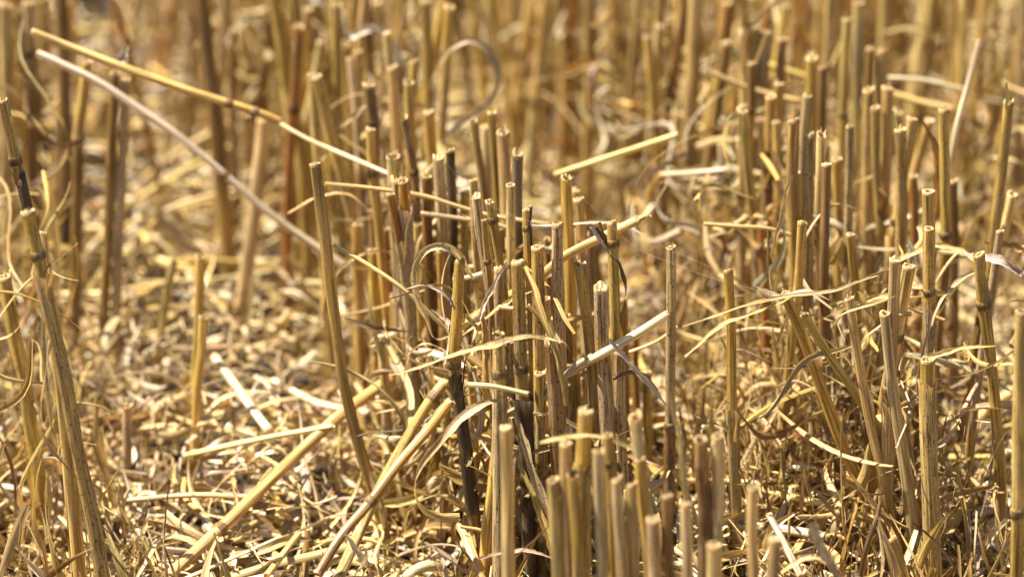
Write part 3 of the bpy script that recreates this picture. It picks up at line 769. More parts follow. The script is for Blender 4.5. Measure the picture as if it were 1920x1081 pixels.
# ------------------------------------------------------------------ loose straws one can tell apart
G_STRAW = "loose straws lying across the stubble"
STRAWS = [
    ([(1250, 590), (1190, 628), (1120, 668), (1066, 700), (1020, 728)], 18, 'white', "thick white straw slanting up to the lone grey stalk", (1.385, 1.375, 1.37, 1.40, 1.405), dict(speck=.1)),
    ([(1196, 412), (1130, 444), (1060, 480), (1010, 520), (930, 570), (860, 612)], 19, 'yellow', "pale yellow straw with a splintered end, poking out right of the clump", (1.41, 1.41, 1.412, 1.415, 1.42, 1.425), dict(split=True, speck=.1)),
    ([(70, 100), (170, 146), (240, 190), (330, 252), (410, 318), (500, 396), (575, 450), (650, 500)], 15, 'white', "long white straw slanting down right, lower of the long crossing pair", 1.56, dict(speck=.1, node=(.62,))),
    ([(60, 60), (140, 92), (240, 130), (360, 172), (480, 210), (525, 228)], 17, 'yellow', "long golden straw, upper of the long crossing pair", 1.53, dict(speck=.2, node=(.82, .93), low='gold')),
    ([(522, 230), (580, 262), (650, 292), (720, 322), (760, 338)], 9, 'white', "thin white straw running from the golden one to the flared grey mouth", (1.53, 1.515, 1.50, 1.485, 1.48), dict(speck=.1)),
    ([(845, 752), (800, 808), (745, 872), (690, 945), (640, 1004), (596, 1075)], 20, 'gold', "thick golden straw with a joint, leaning against the blackened stalk", (1.365, 1.36, 1.35, 1.34, 1.33, 1.32), dict(node=(.60,), speck=.35, low='brown')),
    ([(832, 718), (806, 752), (770, 810), (720, 900), (672, 1000), (634, 1085)], 22, 'olive', "grey-olive straw with a black joint lying behind the thick golden one", (1.385, 1.38, 1.375, 1.365, 1.355, 1.345), dict(node=(.10,), speck=.6, low='grey')),
    ([(724, 716), (640, 776), (540, 868), (450, 955), (370, 1030), (310, 1085)], 24, 'tan', "long golden blurred straw slanting down left across the litter", (1.46, 1.44, 1.42, 1.40, 1.385, 1.37), dict(node=(.77,), speck=.15, low='tan')),
    ([(1040, 328), (1120, 302), (1200, 276), (1272, 252)], 13, 'yellow', "pale yellow blurred straw hanging level behind the bright golden stalk", 1.54, dict(speck=.1)),
    ([(1168, 354), (1220, 324), (1284, 288)], 9, 'tan', "thin tan blurred straw under the pale yellow hanging one", 1.54, dict(speck=.1)),
    ([(1238, 328), (1300, 324), (1362, 318)], 11, 'white', "white level straw left of the right clump", 1.56, dict(speck=0)),
    ([(1352, 268), (1354, 318)], 14, 'white', "short bright white upright straw piece above the level one", 1.58, dict(speck=0)),
    ([(1836, 76), (1815, 160), (1796, 230), (1782, 300)], 11, 'white', "slim white straw with a capped tip standing high at the right", 1.54, dict(speck=0)),
    ([(1345, 92), (1400, 112), (1460, 128), (1525, 150)], 16, 'yellow', "bright yellow straw lying level behind the right clump's tips", 1.66, dict(speck=0)),
    ([(1332, 136), (1390, 160), (1450, 178), (1500, 190)], 11, 'pale', "pale straw below the bright yellow one, crossing the brown tip", 1.60, dict(speck=.1)),
    ([(1660, 146), (1730, 150), (1806, 168)], 9, 'white', "thin white straw lying level right of the tan blurred stalks", 1.62, dict(speck=0)),
    ([(1674, 176), (1720, 190), (1784, 204)], 14, 'pale', "pale wide straw under the thin white one at the right", 1.64, dict(speck=0)),
    ([(402, 668), (440, 720), (476, 770), (506, 808)], 17, 'white', "bright white straw slanting down right in the litter hollow", (1.55, 1.545, 1.54, 1.535), dict(speck=0)),
    ([(1442, 964), (1466, 1010), (1502, 1080)], 14, 'lilac', "lilac-white straw slanting down at the bottom, right of the front bunch", (1.36, 1.35, 1.34), dict(speck=0)),
    ([(1440, 920), (1500, 934), (1558, 946)], 14, 'yellow', "pale yellow straw lying level below the withered tangle", 1.43, dict(speck=0)),
    ([(1592, 962), (1636, 974)], 19, 'yellow', "stubby yellow straw piece with open ends under the withered tangle", 1.385, dict(speck=.1)),
    ([(1650, 592), (1680, 591), (1708, 588)], 10, 'grey', "small grey straw lying level on the slanting stalks", 1.375, dict(speck=.4)),
    ([(1240, 905), (1300, 900), (1420, 904), (1500, 914)], 11, 'tan', "long thin tan straw lying level behind the front bunch", 1.46, dict(speck=.1)),
    ([(1780, 856), (1820, 858), (1858, 856)], 13, 'yellow', "yellow straw lying flat on the bright litter at the right", 1.50, dict(speck=0)),
    ([(1918, 722), (1860, 758), (1810, 808)], 20, 'pale', "pale thick straw lying aslant by the right edge", 1.50, dict(speck=.1)),
    ([(1800, 880), (1850, 912), (1900, 948)], 12, 'white', "white straw slanting down right on the bright litter", 1.48, dict(speck=0)),
    ([(1080, 910), (1052, 950), (1010, 1010)], 22, 'yellow', "split yellow straw lying in the shade behind the thick brown-topped stalk", 1.37, dict(speck=.4)),
    ([(850, 524), (885, 518), (925, 506), (955, 500)], 9, 'white', "small white level straw behind the golden kinked stalk", 1.405, dict(speck=0)),
    ([(990, 572), (1020, 604), (1060, 648)], 9, 'tan', "thin tan straw slanting down right of the olive stalk", 1.375, dict(speck=.1)),
    ([(936, 575), (962, 578)], 9, 'white', "tiny white straw bit beside the bundled husk", 1.36, dict(speck=0)),
    ([(875, 720), (925, 724), (990, 738)], 11, 'white', "white straw lying level under the leaf blade, touching the ragged sheath", 1.345, dict(speck=0)),
    ([(610, 345), (690, 352), (790, 366), (850, 384), (920, 404), (1030, 420)], 9, 'tan', "thin tan straw bowing across behind the rusty stalk", 1.455, dict(speck=.4, low='pale')),
    ([(790, 400), (850, 408), (920, 418), (985, 440)], 10, 'grey', "dark-sided grey straw lying level behind the striped stalk", 1.46, dict(speck=.9)),
    ([(626, 460), (690, 496), (760, 545), (840, 620)], 9, 'pale', "thin pale straw slanting down right to the looped leaf", (1.41, 1.405, 1.40, 1.40), dict(speck=.1)),
    ([(560, 1000), (640, 962), (700, 940), (500, 1078)][0:1] + [(500, 1078)], 13, 'pale', "pale straw low in the litter left of the thick golden one", (1.40, 1.38), dict(speck=.1)),
    ([(1270, 612), (1230, 640), (1180, 660)], 7, 'pale', "slim pale straw beside the thick white one", 1.40, dict(speck=.1)),
    ([(1020, 745), (1075, 690), (1110, 668)], 14, 'lilac', "lilac flattened straw under the thick white one", 1.375, dict(speck=.4)),
    ([(1320, 420), (1380, 424), (1440, 428), (1482, 440)], 8, 'pale', "thin pale straw lying level across the clump's left flank", 1.455, dict(speck=.3)),
    ([(1262, 880), (1290, 930), (1310, 985)], 9, 'tan', "thin tan straw slanting through the front bunch", 1.38, dict(speck=.2)),
]
for pts, wp, tn, lab, d, kw in STRAWS:
    straw(pts, wp, tn, lab, d, group=G_STRAW, **kw)

# ------------------------------------------------------------------ leaves one can tell apart
G_LEAF = "dried leaf blades among the stalks"
LEAVES = [
    ([(888, 524), (870, 496), (852, 473), (823, 461), (793, 474), (777, 512), (783, 556), (803, 600), (816, 634), (846, 628)], 17, 'grey', "big curled grey leaf looping left of the golden kinked stalk",
     (1.385, 1.375, 1.365, 1.36, 1.36, 1.365, 1.37, 1.375, 1.38, 1.385), dict(taper=(.3, .8, 1, 1, .9, 1, .9, .6, .35), low='grey', speck=1.0, normal=(0.3, -1, .5), twist=.5)),
    ([(763, 541), (790, 535), (822, 544), (842, 560), (852, 580)], 9, 'lilac', "small pale leaf arching inside the curled grey loop", 1.362, dict(taper=(.4, 1, 1, .6), normal=(0, -.5, 1))),
    ([(730, 703), (790, 688), (860, 664), (930, 645), (985, 630), (1030, 634)], 15, 'tan', "pale leaf blade lying level across the front of the clump", 1.335, dict(taper=(.15, .7, 1, 1, .8, .6), normal=(0, -.6, 1), speck=.9, forks=1)),
    ([(938, 750), (905, 758), (868, 782), (826, 826), (792, 868), (779, 908), (787, 944), (815, 964), (862, 970)], 20, 'grey', "long grey leaf sweeping left and down in a hook",
     (1.335, 1.33, 1.325, 1.32, 1.32, 1.325, 1.33, 1.335, 1.34), dict(taper=(.4, 1, 1, .8, .6, .5, .5, .8, .9), twist=1.6, low='tan', speck=.6)),
    ([(862, 970), (850, 990), (862, 1020), (884, 1050), (878, 1090)], 18, 'rust', "twisted rusty leaf hanging below the hooked grey one", 1.345, dict(twist=2.6, speck=.7, low='tan')),
    ([(1118, 426), (1134, 454), (1144, 476), (1160, 490), (1168, 516), (1172, 548), (1164, 588), (1168, 620)], 8, 'dark', "twisted black leaf hanging down the two-strip stalk", 1.372, dict(twist=7.0, speck=.3, low='brown', taper=(.8, 1, 1, 1.2, 1, 1, .6))),
    ([(1108, 424), (1124, 448), (1142, 474)], 8, 'lilac', "pale peeled strip beside the two-strip stalk's joint", 1.37, dict(taper=(1, 1, .6), normal=(.3, -1, .2))),
    ([(1124, 416), (1132, 440), (1140, 462)], 8, 'brown', "brown peeled strip between the pale strip and the two-strip stalk", 1.374, dict(taper=(1, 1, .5), normal=(.3, -1, .2), cup=.4)),
    ([(1150, 712), (1180, 698), (1208, 708), (1230, 738), (1214, 776)], 14, 'brown', "dark striped leaf arching right of the thick spotted stalk", 1.37, dict(speck=.9, low='tan', twist=1.0, normal=(0, -.4, 1))),
    ([(1142, 636), (1180, 680), (1218, 722), (1250, 760)], 12, 'lilac', "straight lilac-white leaf strip slanting down to the lone grey stalk", 1.352, dict(taper=(.6, 1, 1, .3), speck=.1)),
    ([(1280, 612), (1340, 592), (1400, 572), (1480, 555), (1560, 546), (1620, 524), (1668, 504)], 10, 'tan', "long pale leaf spanning from the middle gap into the right clump", (1.36, 1.36, 1.36, 1.365, 1.37, 1.38, 1.39), dict(taper=(.2, .7, 1, 1, 1, 1, .8), normal=(0, -.4, 1), twist=.5, speck=.9, low='grey')),
    ([(1284, 668), (1320, 636), (1360, 606), (1410, 588), (1475, 562)], 11, 'tan', "forked lower tip of leaf hanging in the middle gap", 1.362, dict(taper=(.5, 1, .8, .5), normal=(0, -.6, 1), speck=.4, forks=2)),
    ([(1414, 536), (1440, 546), (1474, 556)], 8, 'pale', "short pale leaf tip above the pointed golden stalk", 1.365, dict(taper=(.2, 1, .5), normal=(0, -.4, 1))),
    ([(1668, 496), (1710, 476), (1750, 462), (1790, 466), (1830, 486)], 14, 'tan', "tan leaf arching between the scarred stalk and bending one", (1.42, 1.42, 1.42, 1.42, 1.415), dict(taper=(.6, 1, 1, 1, .7), normal=(0, -.3, 1), twist=.6, speck=.6)),
    ([(1800, 478), (1840, 482), (1880, 490), (1918, 512)], 20, 'lilac', "crumpled pale leaf with frayed end by the right edge", (1.41, 1.405, 1.40, 1.395), dict(taper=(.4, .9, 1, .8), normal=(0, -.4, 1), twist=1.2, forks=3, speck=.6)),
    ([(1842, 502), (1800, 524), (1764, 566), (1740, 624), (1724, 700), (1722, 760)], 10, 'grey', "slender grey leaf arching down before the bending stalk", (1.40, 1.39, 1.38, 1.375, 1.375, 1.38), dict(taper=(.8, 1, .8, .6, .3), twist=.8)),
    ([(1740, 672), (1780, 660), (1826, 652), (1868, 648)], 13, 'pale', "pale tongue of leaf pointing right from the golden-topped stalk", 1.345, dict(taper=(1, 1, .7, .15), normal=(0, -.5, 1), cup=.4)),
    ([(1730, 228), (1750, 270), (1762, 320), (1758, 380), (1748, 420)], 26, 'rust', "frayed rusty leaf hanging left of the bending olive-brown stalk", 1.475, dict(taper=(.15, .6, 1, .9, .3), forks=2, speck=.6, cup=.4)),
    ([(838, 250), (876, 222), (908, 196), (930, 160), (928, 112), (900, 82), (872, 76), (840, 96), (815, 140), (798, 190)], 15, 'lilac', "large pale blurred leaf looping high behind the clump", 1.60, dict(taper=(.5, .7, .8, 1, 1, 1, 1, .8, .8), normal=(.3, -1, .3), twist=1.4, low='brown')),
    ([(985, 500), (1000, 540), (1012, 580), (1040, 660), (1060, 760)], 15, 'tan', "folded tan leaf slanting down over the olive stalk", (1.352, 1.345, 1.34, 1.335, 1.335), dict(taper=(.5, 1, 1, .9, .6), cup=.5, speck=.3)),
    ([(948, 494), (930, 530), (912, 566), (900, 600)], 13, 'lilac', "greyish curled leaf strip above the bundled husk", 1.35, dict(taper=(.3, .7, 1, .9), twist=.9, cup=.35)),
    ([(900, 584), (905, 612), (908, 650), (912, 700)], 17, 'tan', "bundled tan husk with pale seeds in the clump's centre", 1.375, dict(cup=.7, speck=.5)),
    ([(874, 586), (884, 604), (898, 616)], 12, 'pale', "pale open husk scale left of the bundled husk", 1.36, dict(cup=.6, taper=(.5, 1, .5))),
    ([(868, 628), (910, 600), (950, 568), (1000, 545)], 13, 'pale', "pale split leaf lying aslant behind the bundled husk", 1.39, dict(cup=.3, normal=(0, -.4, 1))),
    ([(962, 772), (985, 840), (1010, 920), (1040, 1010), (1066, 1090)], 17, 'grey', "grey folded leaf slanting down from the dark sheath to the bottom edge", (1.345, 1.34, 1.335, 1.33, 1.325), dict(taper=(.5, 1, 1, 1, .8), cup=.5, speck=.8)),
    ([(966, 842), (990, 910), (1020, 980), (1055, 1085)], 16, 'yellow', "yellow split leaf beside the grey folded one at the bottom", (1.35, 1.345, 1.34, 1.335), dict(taper=(.3, 1, 1, .8), cup=.5, speck=.5)),
    ([(900, 1046), (940, 1038), (990, 1032), (1036, 1046)], 15, 'brown', "leaf arching level at the bottom edge, stalk shadows coloured in as dark stripes", 1.335, dict(normal=(0, -.4, 1), speck=1, low='lilac')),  # dark tone and streaks carry the shadow stripes of the stalks
    ([(1012, 830), (1050, 822), (1100, 816), (1150, 824), (1200, 850), (1222, 900)], 13, 'pale', "pale blurred leaf wrapped around the front bunch", 1.255, dict(taper=(.4, 1, .6, .6, .8, .3), normal=(0, -.5, 1), twist=.8, low='tan')),
    ([(1246, 700), (1258, 750), (1276, 830), (1286, 944)], 15, 'pale', "pointed pale blurred leaf standing on the front stub", 1.25, dict(taper=(.1, .6, 1, .9))),
    ([(1338, 740), (1334, 780), (1338, 822)], 17, 'tan', "short pointed tan leaf standing behind the orange-topped stalk", 1.27, dict(taper=(.1, .8, 1), cup=.4)),
    ([(1336, 955), (1345, 990), (1350, 1024)], 13, 'lilac', "small pale blurred leaf before the pale yellow stalk", 1.22, dict(taper=(.2, 1, .7))),
    ([(1524, 978), (1532, 1010), (1552, 1050), (1580, 1090)], 22, 'lilac', "pale blurred leaf rising from the bottom edge below the tangle", 1.25, dict(taper=(1, 1, .9, .6), cup=.3)),
    ([(1466, 1072), (1500, 1050), (1534, 1048), (1560, 1060)], 13, 'pale', "pale blurred leaf arching low left of the rising one", 1.25, dict(normal=(0, -.3, 1), taper=(.5, 1, 1, .5))),
    ([(648, 1000), (662, 1022), (680, 1050), (672, 1068)], 17, 'white', "small white torn leaf hanging on the thick golden straw", 1.325, dict(taper=(.4, .7, 1, .3), cup=.3, forks=1)),
    ([(240, 85), (228, 108), (214, 126)], 26, 'lilac', "white leaf scrap caught on the golden long straw", 1.535, dict(taper=(.3, 1, .6))),
    ([(640, 40), (656, 70), (700, 52), (740, 90), (764, 130)], 18, 'lilac', "frayed white blurred leaf bowing near the top edge", 1.62, dict(taper=(.8, 1, .8, .5), normal=(0, -.3, 1), twist=1.)),
    ([(600, 300), (640, 240), (690, 190), (676, 186)], 16, 'grey', "grey blurred leaf rising left of the dark brown stalk", 1.55, dict(taper=(.5, 1, .8, .3))),
    ([(646, 596), (690, 612), (740, 618), (766, 622)], 14, 'dark', "dark withered leaf lying level right of the lone leaning stalk", 1.43, dict(taper=(.4, 1, .7, .1), low='brown', normal=(0, -.4, 1), twist=1.5)),
    ([(840, 660), (806, 646), (780, 652), (764, 676), (758, 720)], 12, 'grey', "grey leaf arching under the curled loop", 1.39, dict(taper=(.3, 1, 1, .8, .4), normal=(0, -.4, 1), twist=.6, low='brown')),
    ([(82, 570), (84, 660), (92, 760), (96, 800)], 13, 'grey', "grey leaf strip hanging straight before the long flared stalk", 1.335, dict(taper=(.6, 1, 1, .4))),
    ([(96, 640), (78, 760), (84, 820), (120, 868), (148, 900)], 11, 'tan', "wavy tan leaf hanging and twisting at the left edge", 1.315, dict(twist=3.0, low='brown')),
    ([(78, 840), (66, 920), (66, 985), (84, 1040), (90, 1088)], 17, 'tan', "crinkled tan leaf dangling low at the left edge", 1.32, dict(twist=3.2, taper=(.4, .6, 1, .5, .4), low='rust')),
    ([(612, 640), (610, 560), (640, 500), (700, 470), (760, 480)], 8, 'tan', "thin tan leaf arching behind the lone leaning stalk", 1.47, dict(normal=(0, -.3, 1))),
    ([(540, 400), (590, 372), (650, 364), (700, 400)], 9, 'tan', "thin blurred tan leaf arching across the lone leaning stalk", 1.49, dict(normal=(0, -.3, 1))),
    ([(1486, 330), (1470, 372), (1462, 420), (1444, 480)], 10, 'pale', "pale narrow leaf stub beside the golden stalk's dark joint", 1.44, dict(taper=(.3, 1, .8, .4))),
    ([(1440, 430), (1442, 520), (1456, 590), (1480, 620)], 8, 'grey', "slim grey leaf hanging before the clump's left flank", 1.41, dict(twist=.8)),
]
for pts, wp, tn, lab, d, kw in LEAVES:
    leaf(pts, wp, tn, lab, d, group=G_LEAF, **kw)

# ------------------------------------------------------------------ spider silk
for pts, d, lab in (([(1052, 330), (1110, 388), (1190, 462), (1258, 492), (1340, 522), (1470, 556)], 1.383, "long spider thread stretched from the bright golden stalk to the right clump"),
                    ([(842, 312), (880, 355), (925, 388), (985, 412), (1044, 424)], 1.395, "spider thread between the dark brown stalk and the tall grey one"),
                    ([(1160, 420), (1200, 440), (1262, 470), (1330, 500)], 1.388, "short spider thread off the two-strip stalk's top")):
    Q = smooth([at(x, y, d) for x, y in pts], 40)
    mb = MB(); tube(mb, Q, np.full(40, 0.00003), tint((.8, .8, .8), 40, 0), 5, ref=(0, 0, 1))
    tag(mb.build('spider_thread', silk_material(), None, Q[0].copy()), lab, 'spider thread')
# ------------------------------------------------------------------ more stubble along the drilled rows
WORDS = ['first', 'second', 'third', 'fourth', 'fifth', 'sixth', 'seventh', 'eighth', 'ninth', 'tenth', 'eleventh', 'twelfth', 'thirteenth',
         'fourteenth', 'fifteenth', 'sixteenth', 'seventeenth', 'eighteenth', 'nineteenth', 'twentieth']
LOOK = {'gold': 'golden', 'olive': 'olive', 'tan': 'tan', 'grey': 'grey', 'brown': 'brown', 'rust': 'rusty', 'dark': 'blackish', 'pale': 'pale'}


def row_stalks():
    """stalks of the rows that the tables above do not hold: far ones first seen through the gaps"""
    out = []
    for k in range(-3, 5):
        Y = 1.42 if k == 0 else 1.37 if k == 1 else 1.66 if k < 0 else 1.50
        while Y < 2.5:
            Y += rnd.uniform(.010, .026) * (.72 if k == 1 else 1)
            for q in range(rnd.choice((1, 2, 2, 3))):
                x, y = row_x(k, Y) + rnd.gauss(0, .024), Y + rnd.gauss(0, .012)
                h = rnd.uniform(.135, .172)
                top, mid = proj((x, y, h)), proj((x, y, .05))
                hid = proj((x, y, .09))
                if y < 1.75 and 250 < hid[0] < 470 or y < 1.62 and (430 < hid[0] < 690 and hid[1] > 330 or 1190 < hid[0] < 1380):
                    continue
                if mid[0] < -60 or mid[0] > 1980 or mid[1] < -10:
                    continue
                if min((x - a) ** 2 + (y - b) ** 2 for a, b in hero_xy) < .009 ** 2:
                    continue
                hero_xy.append((x, y))
                out.append((x, y, h, k, top, mid))
    return out


cand = row_stalks()
cand.sort(key=lambda c: c[1])
far_rest = cand[MAX_ROW_STALKS:]
bins = {}
for x, y, h, k, top, mid in cand[:MAX_ROW_STALKS]:
    tn = rnd.choices(['gold', 'olive', 'tan', 'grey', 'brown', 'rust', 'pale'], (9, 4, 7, 2.5, 1.5, .5, 4))[0]
    if mid[0] < 0 or mid[0] > 1920:
        continue
    where = ("in the left row" if mid[0] < 330 else "left of the middle clump" if mid[0] < 640 else "behind the middle clump" if mid[0] < 1060
             else "behind the middle gap" if mid[0] < 1370 else "behind the right clump")
    cut = "tops showing" if top[1] > 0 else "reaching the top edge"
    bins.setdefault((LOOK[tn], where, cut), []).append((mid[0], x, y, h, tn))
for (look, where, cut), items in sorted(bins.items()):
    items.sort()
    for i, (px, x, y, h, tn) in enumerate(items):
        lx, ly = rnd.gauss(0, .013), rnd.gauss(0, .014)
        P = [np.array((x + lx, y + ly, h)), np.array((x + lx * .4, y + ly * .5, h * .5)), np.array((x, y, -.005))]
        kw = {}
        if rnd.random() < .45:
            kw['node'] = (rnd.uniform(.12, .6),)
        if rnd.random() < .4:
            f = kw.get('node', (rnd.uniform(.2, .6),))[0] + .03
            kw['sheath'] = (f, .97, rnd.choice(('grey', 'tan', 'brown', 'olive')))
            kw['collar'] = rnd.random() < .4
        n = len(items)
        lab = (f"only blurred {look} stalk {where}, {cut}".replace("tops", "top") if n == 1 else
               f"{WORDS[i]} from left of blurred {look} stalks {where}, {cut}")
        stalk3(P, rnd.uniform(.0017, .0026), tn, lab, "blurred stalks of the rows behind", detail=1, speck=rnd.uniform(.2, .7), low=rnd.choice((None, None, 'gold', 'brown', 'tan')),
               rim=rnd.choice(('hollow', 'hollow', 'pith')), rim_tone=rnd.choice(('orange', 'gold', 'pale')), **kw)

# the rest of the field past these, and beside the frame: one mass
mb = MB()
for x, y, h, k, top, mid in far_rest:
    P = smooth([np.array((x + rnd.gauss(0, .008), y + rnd.gauss(0, .01), h)), np.array((x, y, -.005))], 5)
    tube(mb, P, np.full(5, rnd.uniform(.0018, .0025)), tint(tone(rnd.choice(('gold', 'olive', 'tan', 'rust', 'brown'))), 5, .5), 8)
for _ in range(330):                                                # far rows run together into one wall of stems
    y = rnd.uniform(1.74, 2.5); x = rnd.uniform(-.17, .17) * y
    h = rnd.uniform(.12, .172)
    P = smooth([np.array((x + rnd.gauss(0, .016), y + rnd.gauss(0, .014), h)), np.array((x, y, -.005))], 5)
    tube(mb, P, np.full(5, rnd.uniform(.0013, .0023)), tint(tone(rnd.choice(('gold', 'tan', 'tan', 'rust', 'brown', 'brown', 'olive'))), 5, .5), 8)
for k in range(-6, 8):
    Y = 1.0
    while Y < 3.0:
        Y += rnd.uniform(.03, .06)
        for q in range(rnd.choice((1, 2, 2))):
            x, y = row_x(k, Y) + rnd.gauss(0, .024), Y + rnd.gauss(0, .012)
            h = rnd.uniform(.12, .172)
            m1 = proj((x, y, .0))
            inside = -70 < m1[0] < 1990
            if inside and y < 2.5 or abs(x) > .75:
                continue
            P = smooth([np.array((x + rnd.gauss(0, .008), y + rnd.gauss(0, .01), h)), np.array((x, y, -.005))], 5)
            c = tone(rnd.choice(('gold', 'olive', 'tan', 'grey', 'brown')))
            tube(mb, P, np.full(5, rnd.uniform(.0018, .0025)), tint(c, 5, .5), 8)
o = mb.build('stubble_field', M_CULM)
o['kind'] = 'stuff'; o['label'] = "further rows of cut stubble beyond those one can count"


# ------------------------------------------------------------------ litter: uncountable bits of straw and leaf on the soil
PAL = np.array([np.array(TONE[k]) * .84 for k in ('pale', 'tan', 'tan', 'gold', 'white', 'grey', 'tan', 'brown', 'pale', 'lilac')])


def strips(mb, n, cx, cy, cz, az, tilt, ln, wd, K, ncs, cup, bend, cols, speck, twist=0.0, closed=False):
    s = np.linspace(-.5, .5, K)
    ln = np.minimum(ln, .062)
    e = np.stack([np.cos(az) * np.cos(tilt), np.sin(az) * np.cos(tilt), np.sin(tilt)], 1)
    side = np.stack([-np.sin(az), np.cos(az), np.zeros(n)], 1)
    roll = rng.uniform(0, 6.28, n)[:, None]
    n1 = np.cross(e, side)
    side, n1 = side * np.cos(roll) + n1 * np.sin(roll), -side * np.sin(roll) + n1 * np.cos(roll)
    b1, b2, ph = rng.normal(0, bend, n), rng.normal(0, bend * .35, n), rng.uniform(0, 6.28, n)
    P = np.stack([cx, cy, cz], 1)[:, None, :] + e[:, None, :] * (s[None, :, None] * ln[:, None, None])
    P = P + n1[:, None, :] * ((b1[:, None] * (s[None] ** 2 * 4 - .4)) * ln[:, None])[..., None]
    P = P + side[:, None, :] * ((b2[:, None] * np.sin(s[None] * 7 + ph[:, None])) * ln[:, None])[..., None]
    tw = (rng.normal(0, 1, n) * twist)[:, None] * s[None]
    sd = side[:, None, :] * np.cos(tw)[..., None] + n1[:, None, :] * np.sin(tw)[..., None]
    nn = -side[:, None, :] * np.sin(tw)[..., None] + n1[:, None, :] * np.cos(tw)[..., None]
    if closed:
        th = np.linspace(0, 2 * math.pi, ncs + 1)
        ca, sa = np.cos(th) * .5, np.sin(th) * .5 * cup
        prof = np.ones(K)
    else:
        c = np.linspace(-1, 1, ncs)
        ca, sa = c * .5, (c ** 2 - .5) * cup
        prof = np.interp(s, [-.5, -.3, .2, .5], [.6, 1, .9, .25])
    zc = cy * CP + (CAM_H - cz) * SP                                # keep the open view on the lone stalk and the leaning straws
    qx, qy = 960 + cx / zc * FPX, 540.5 - (cy * SP + (cz - CAM_H) * CP) / zc * FPX
    lo_ = (cz > .040) & (cy < 1.75) & (qx > 130) & (qx < 690) | (cz > .02) & (cy < 1.40) & (qx > 560) & (qx < 870) & (qy > 660)
    wd = np.where(lo_, 0, wd)
    W = wd[:, None, None, None] * prof[None, :, None, None]
    V = P[:, :, None, :] + sd[:, :, None, :] * ca[None, None, :, None] * W + nn[:, :, None, :] * sa[None, None, :, None] * W
    lo = V[..., 2].min(axis=(1, 2))
    V[..., 2] += np.maximum(0, .0005 - lo)[:, None, None] * .7
    u0 = rng.uniform(0, 900, n)
    UV = np.stack(np.broadcast_arrays(ca[None, None, :] * wd[:, None, None] * 1000 + u0[:, None, None], s[None, :, None] * ln[:, None, None] * 1000 + u0[:, None, None] * 3), -1)
    T = np.concatenate([cols, speck[:, None]], 1)[:, None, None, :]
    mb.grid(V, UV, T)


SHADE_HOLES = ((at(235, 45, 2.1)[0], 2.1, .05), (at(590, 790, 1.57)[0], 1.57, .016), (at(1375, 830, 1.53)[0], 1.53, .020), (at(1250, 560, 1.73)[0], 1.73, .035), (at(890, 15, 2.15)[0], 2.15, .05), (at(1060, 130, 2.03)[0], 2.03, .03), (at(560, 640, 1.67)[0], 1.67, .02))


def field_points(n, power):
    """points over the seen ground, thicker between the rows"""
    x = rng.uniform(-.55, .55, n * 4); y = rng.uniform(.95, 2.75, n * 4)
    ok = np.abs(x) < .16 * y + .06
    x, y = x[ok], y[ok]
    hp = heap(x, y)
    keep = rng.uniform(0, 1, len(x)) < np.clip(.35 + hp / .03, 0, 1)
    for hx, hy, hr in SHADE_HOLES:                                        # litter opened to dark soil, standing in for deep shade gaps
        keep &= (np.hypot((x - hx), (y - hy) * .55) > hr) | (rng.uniform(0, 1, len(x)) < .06)
    x, y, hp = x[keep][:n], y[keep][:n], hp[keep][:n]
    return x, y, hp * rng.uniform(0, 1, len(x)) ** power


def pale_right(x, y, c):
    """paler straw beyond the right clump and in the left hollow: sunlit brightness put into its colour"""
    f = (.55 * (x > row_x(1, y) + .035) + .30 * ((x < -.06) & (x > -.19)))[:, None] * rng.uniform(.3, 1, (len(x), 1))
    return c * (1 - f) + np.array((.80, .67, .44)) * f


def colours(n, shift=None):
    c = PAL[rng.choice(len(PAL), n, p=shift)] * rng.uniform(.75, 1.15, (n, 1))
    return np.clip(c * rng.uniform(.93, 1.07, (n, 3)), 0, .9)


mb = MB()
x, y, z = field_points(3400, .7); n = len(x)
strips(mb, n, x, y, z, rng.uniform(0, 6.28, n), rng.normal(0, .22, n), rng.lognormal(-3.35, .5, n), rng.uniform(.0020, .0046, n), 5, 6, .5, .05, colours(n), rng.uniform(0, .6, n), closed=True)
x, y, z = field_points(19000, .55); n = len(x)
strips(mb, n, x, y, z + .002, rng.uniform(0, 6.28, n), rng.normal(0, .45, n), rng.lognormal(-3.05, .5, n), .0009 + .0044 * rng.uniform(0, 1, n) ** 2, 11, 4, .3, .19, pale_right(x, y, colours(n)), rng.uniform(0, .7, n), twist=3)
o = mb.build('straw_litter', M_LITTER)
o['kind'] = 'stuff'; o['label'] = "chopped straw and leaf litter matted over the soil between the rows"

# withered leaf shreds hanging and standing along the rows
mb = MB()
k = rng.integers(-2, 4, 5600); y = rng.uniform(1.12, 2.4, 5600)
keep = (y > 1.43) | (k != 0) | (rng.uniform(0, 1, 5600) < .22)
k, y = k[keep], y[keep]; n = len(y)
x = row_x(k, y) + rng.normal(0, .026, n)
az = rng.uniform(0, 6.28, n); tilt = rng.normal(1.25, .30, n) * rng.choice((-1, 1), n)
ln = rng.lognormal(-3.0, .35, n)
z = np.abs(np.sin(tilt)) * ln * .5 * rng.uniform(.5, np.where(y > 1.5, 2.8, 1.4), n)
P_ = np.array([.07, .13, .10, .14, .02, .14, .17, .19, .02, .02])
strips(mb, n, x, y, z, az, tilt, ln, .0008 + .0036 * rng.uniform(0, 1, n) ** 2, 12, 4, .3, .13, colours(n, P_), rng.uniform(.2, .9, n), twist=5)
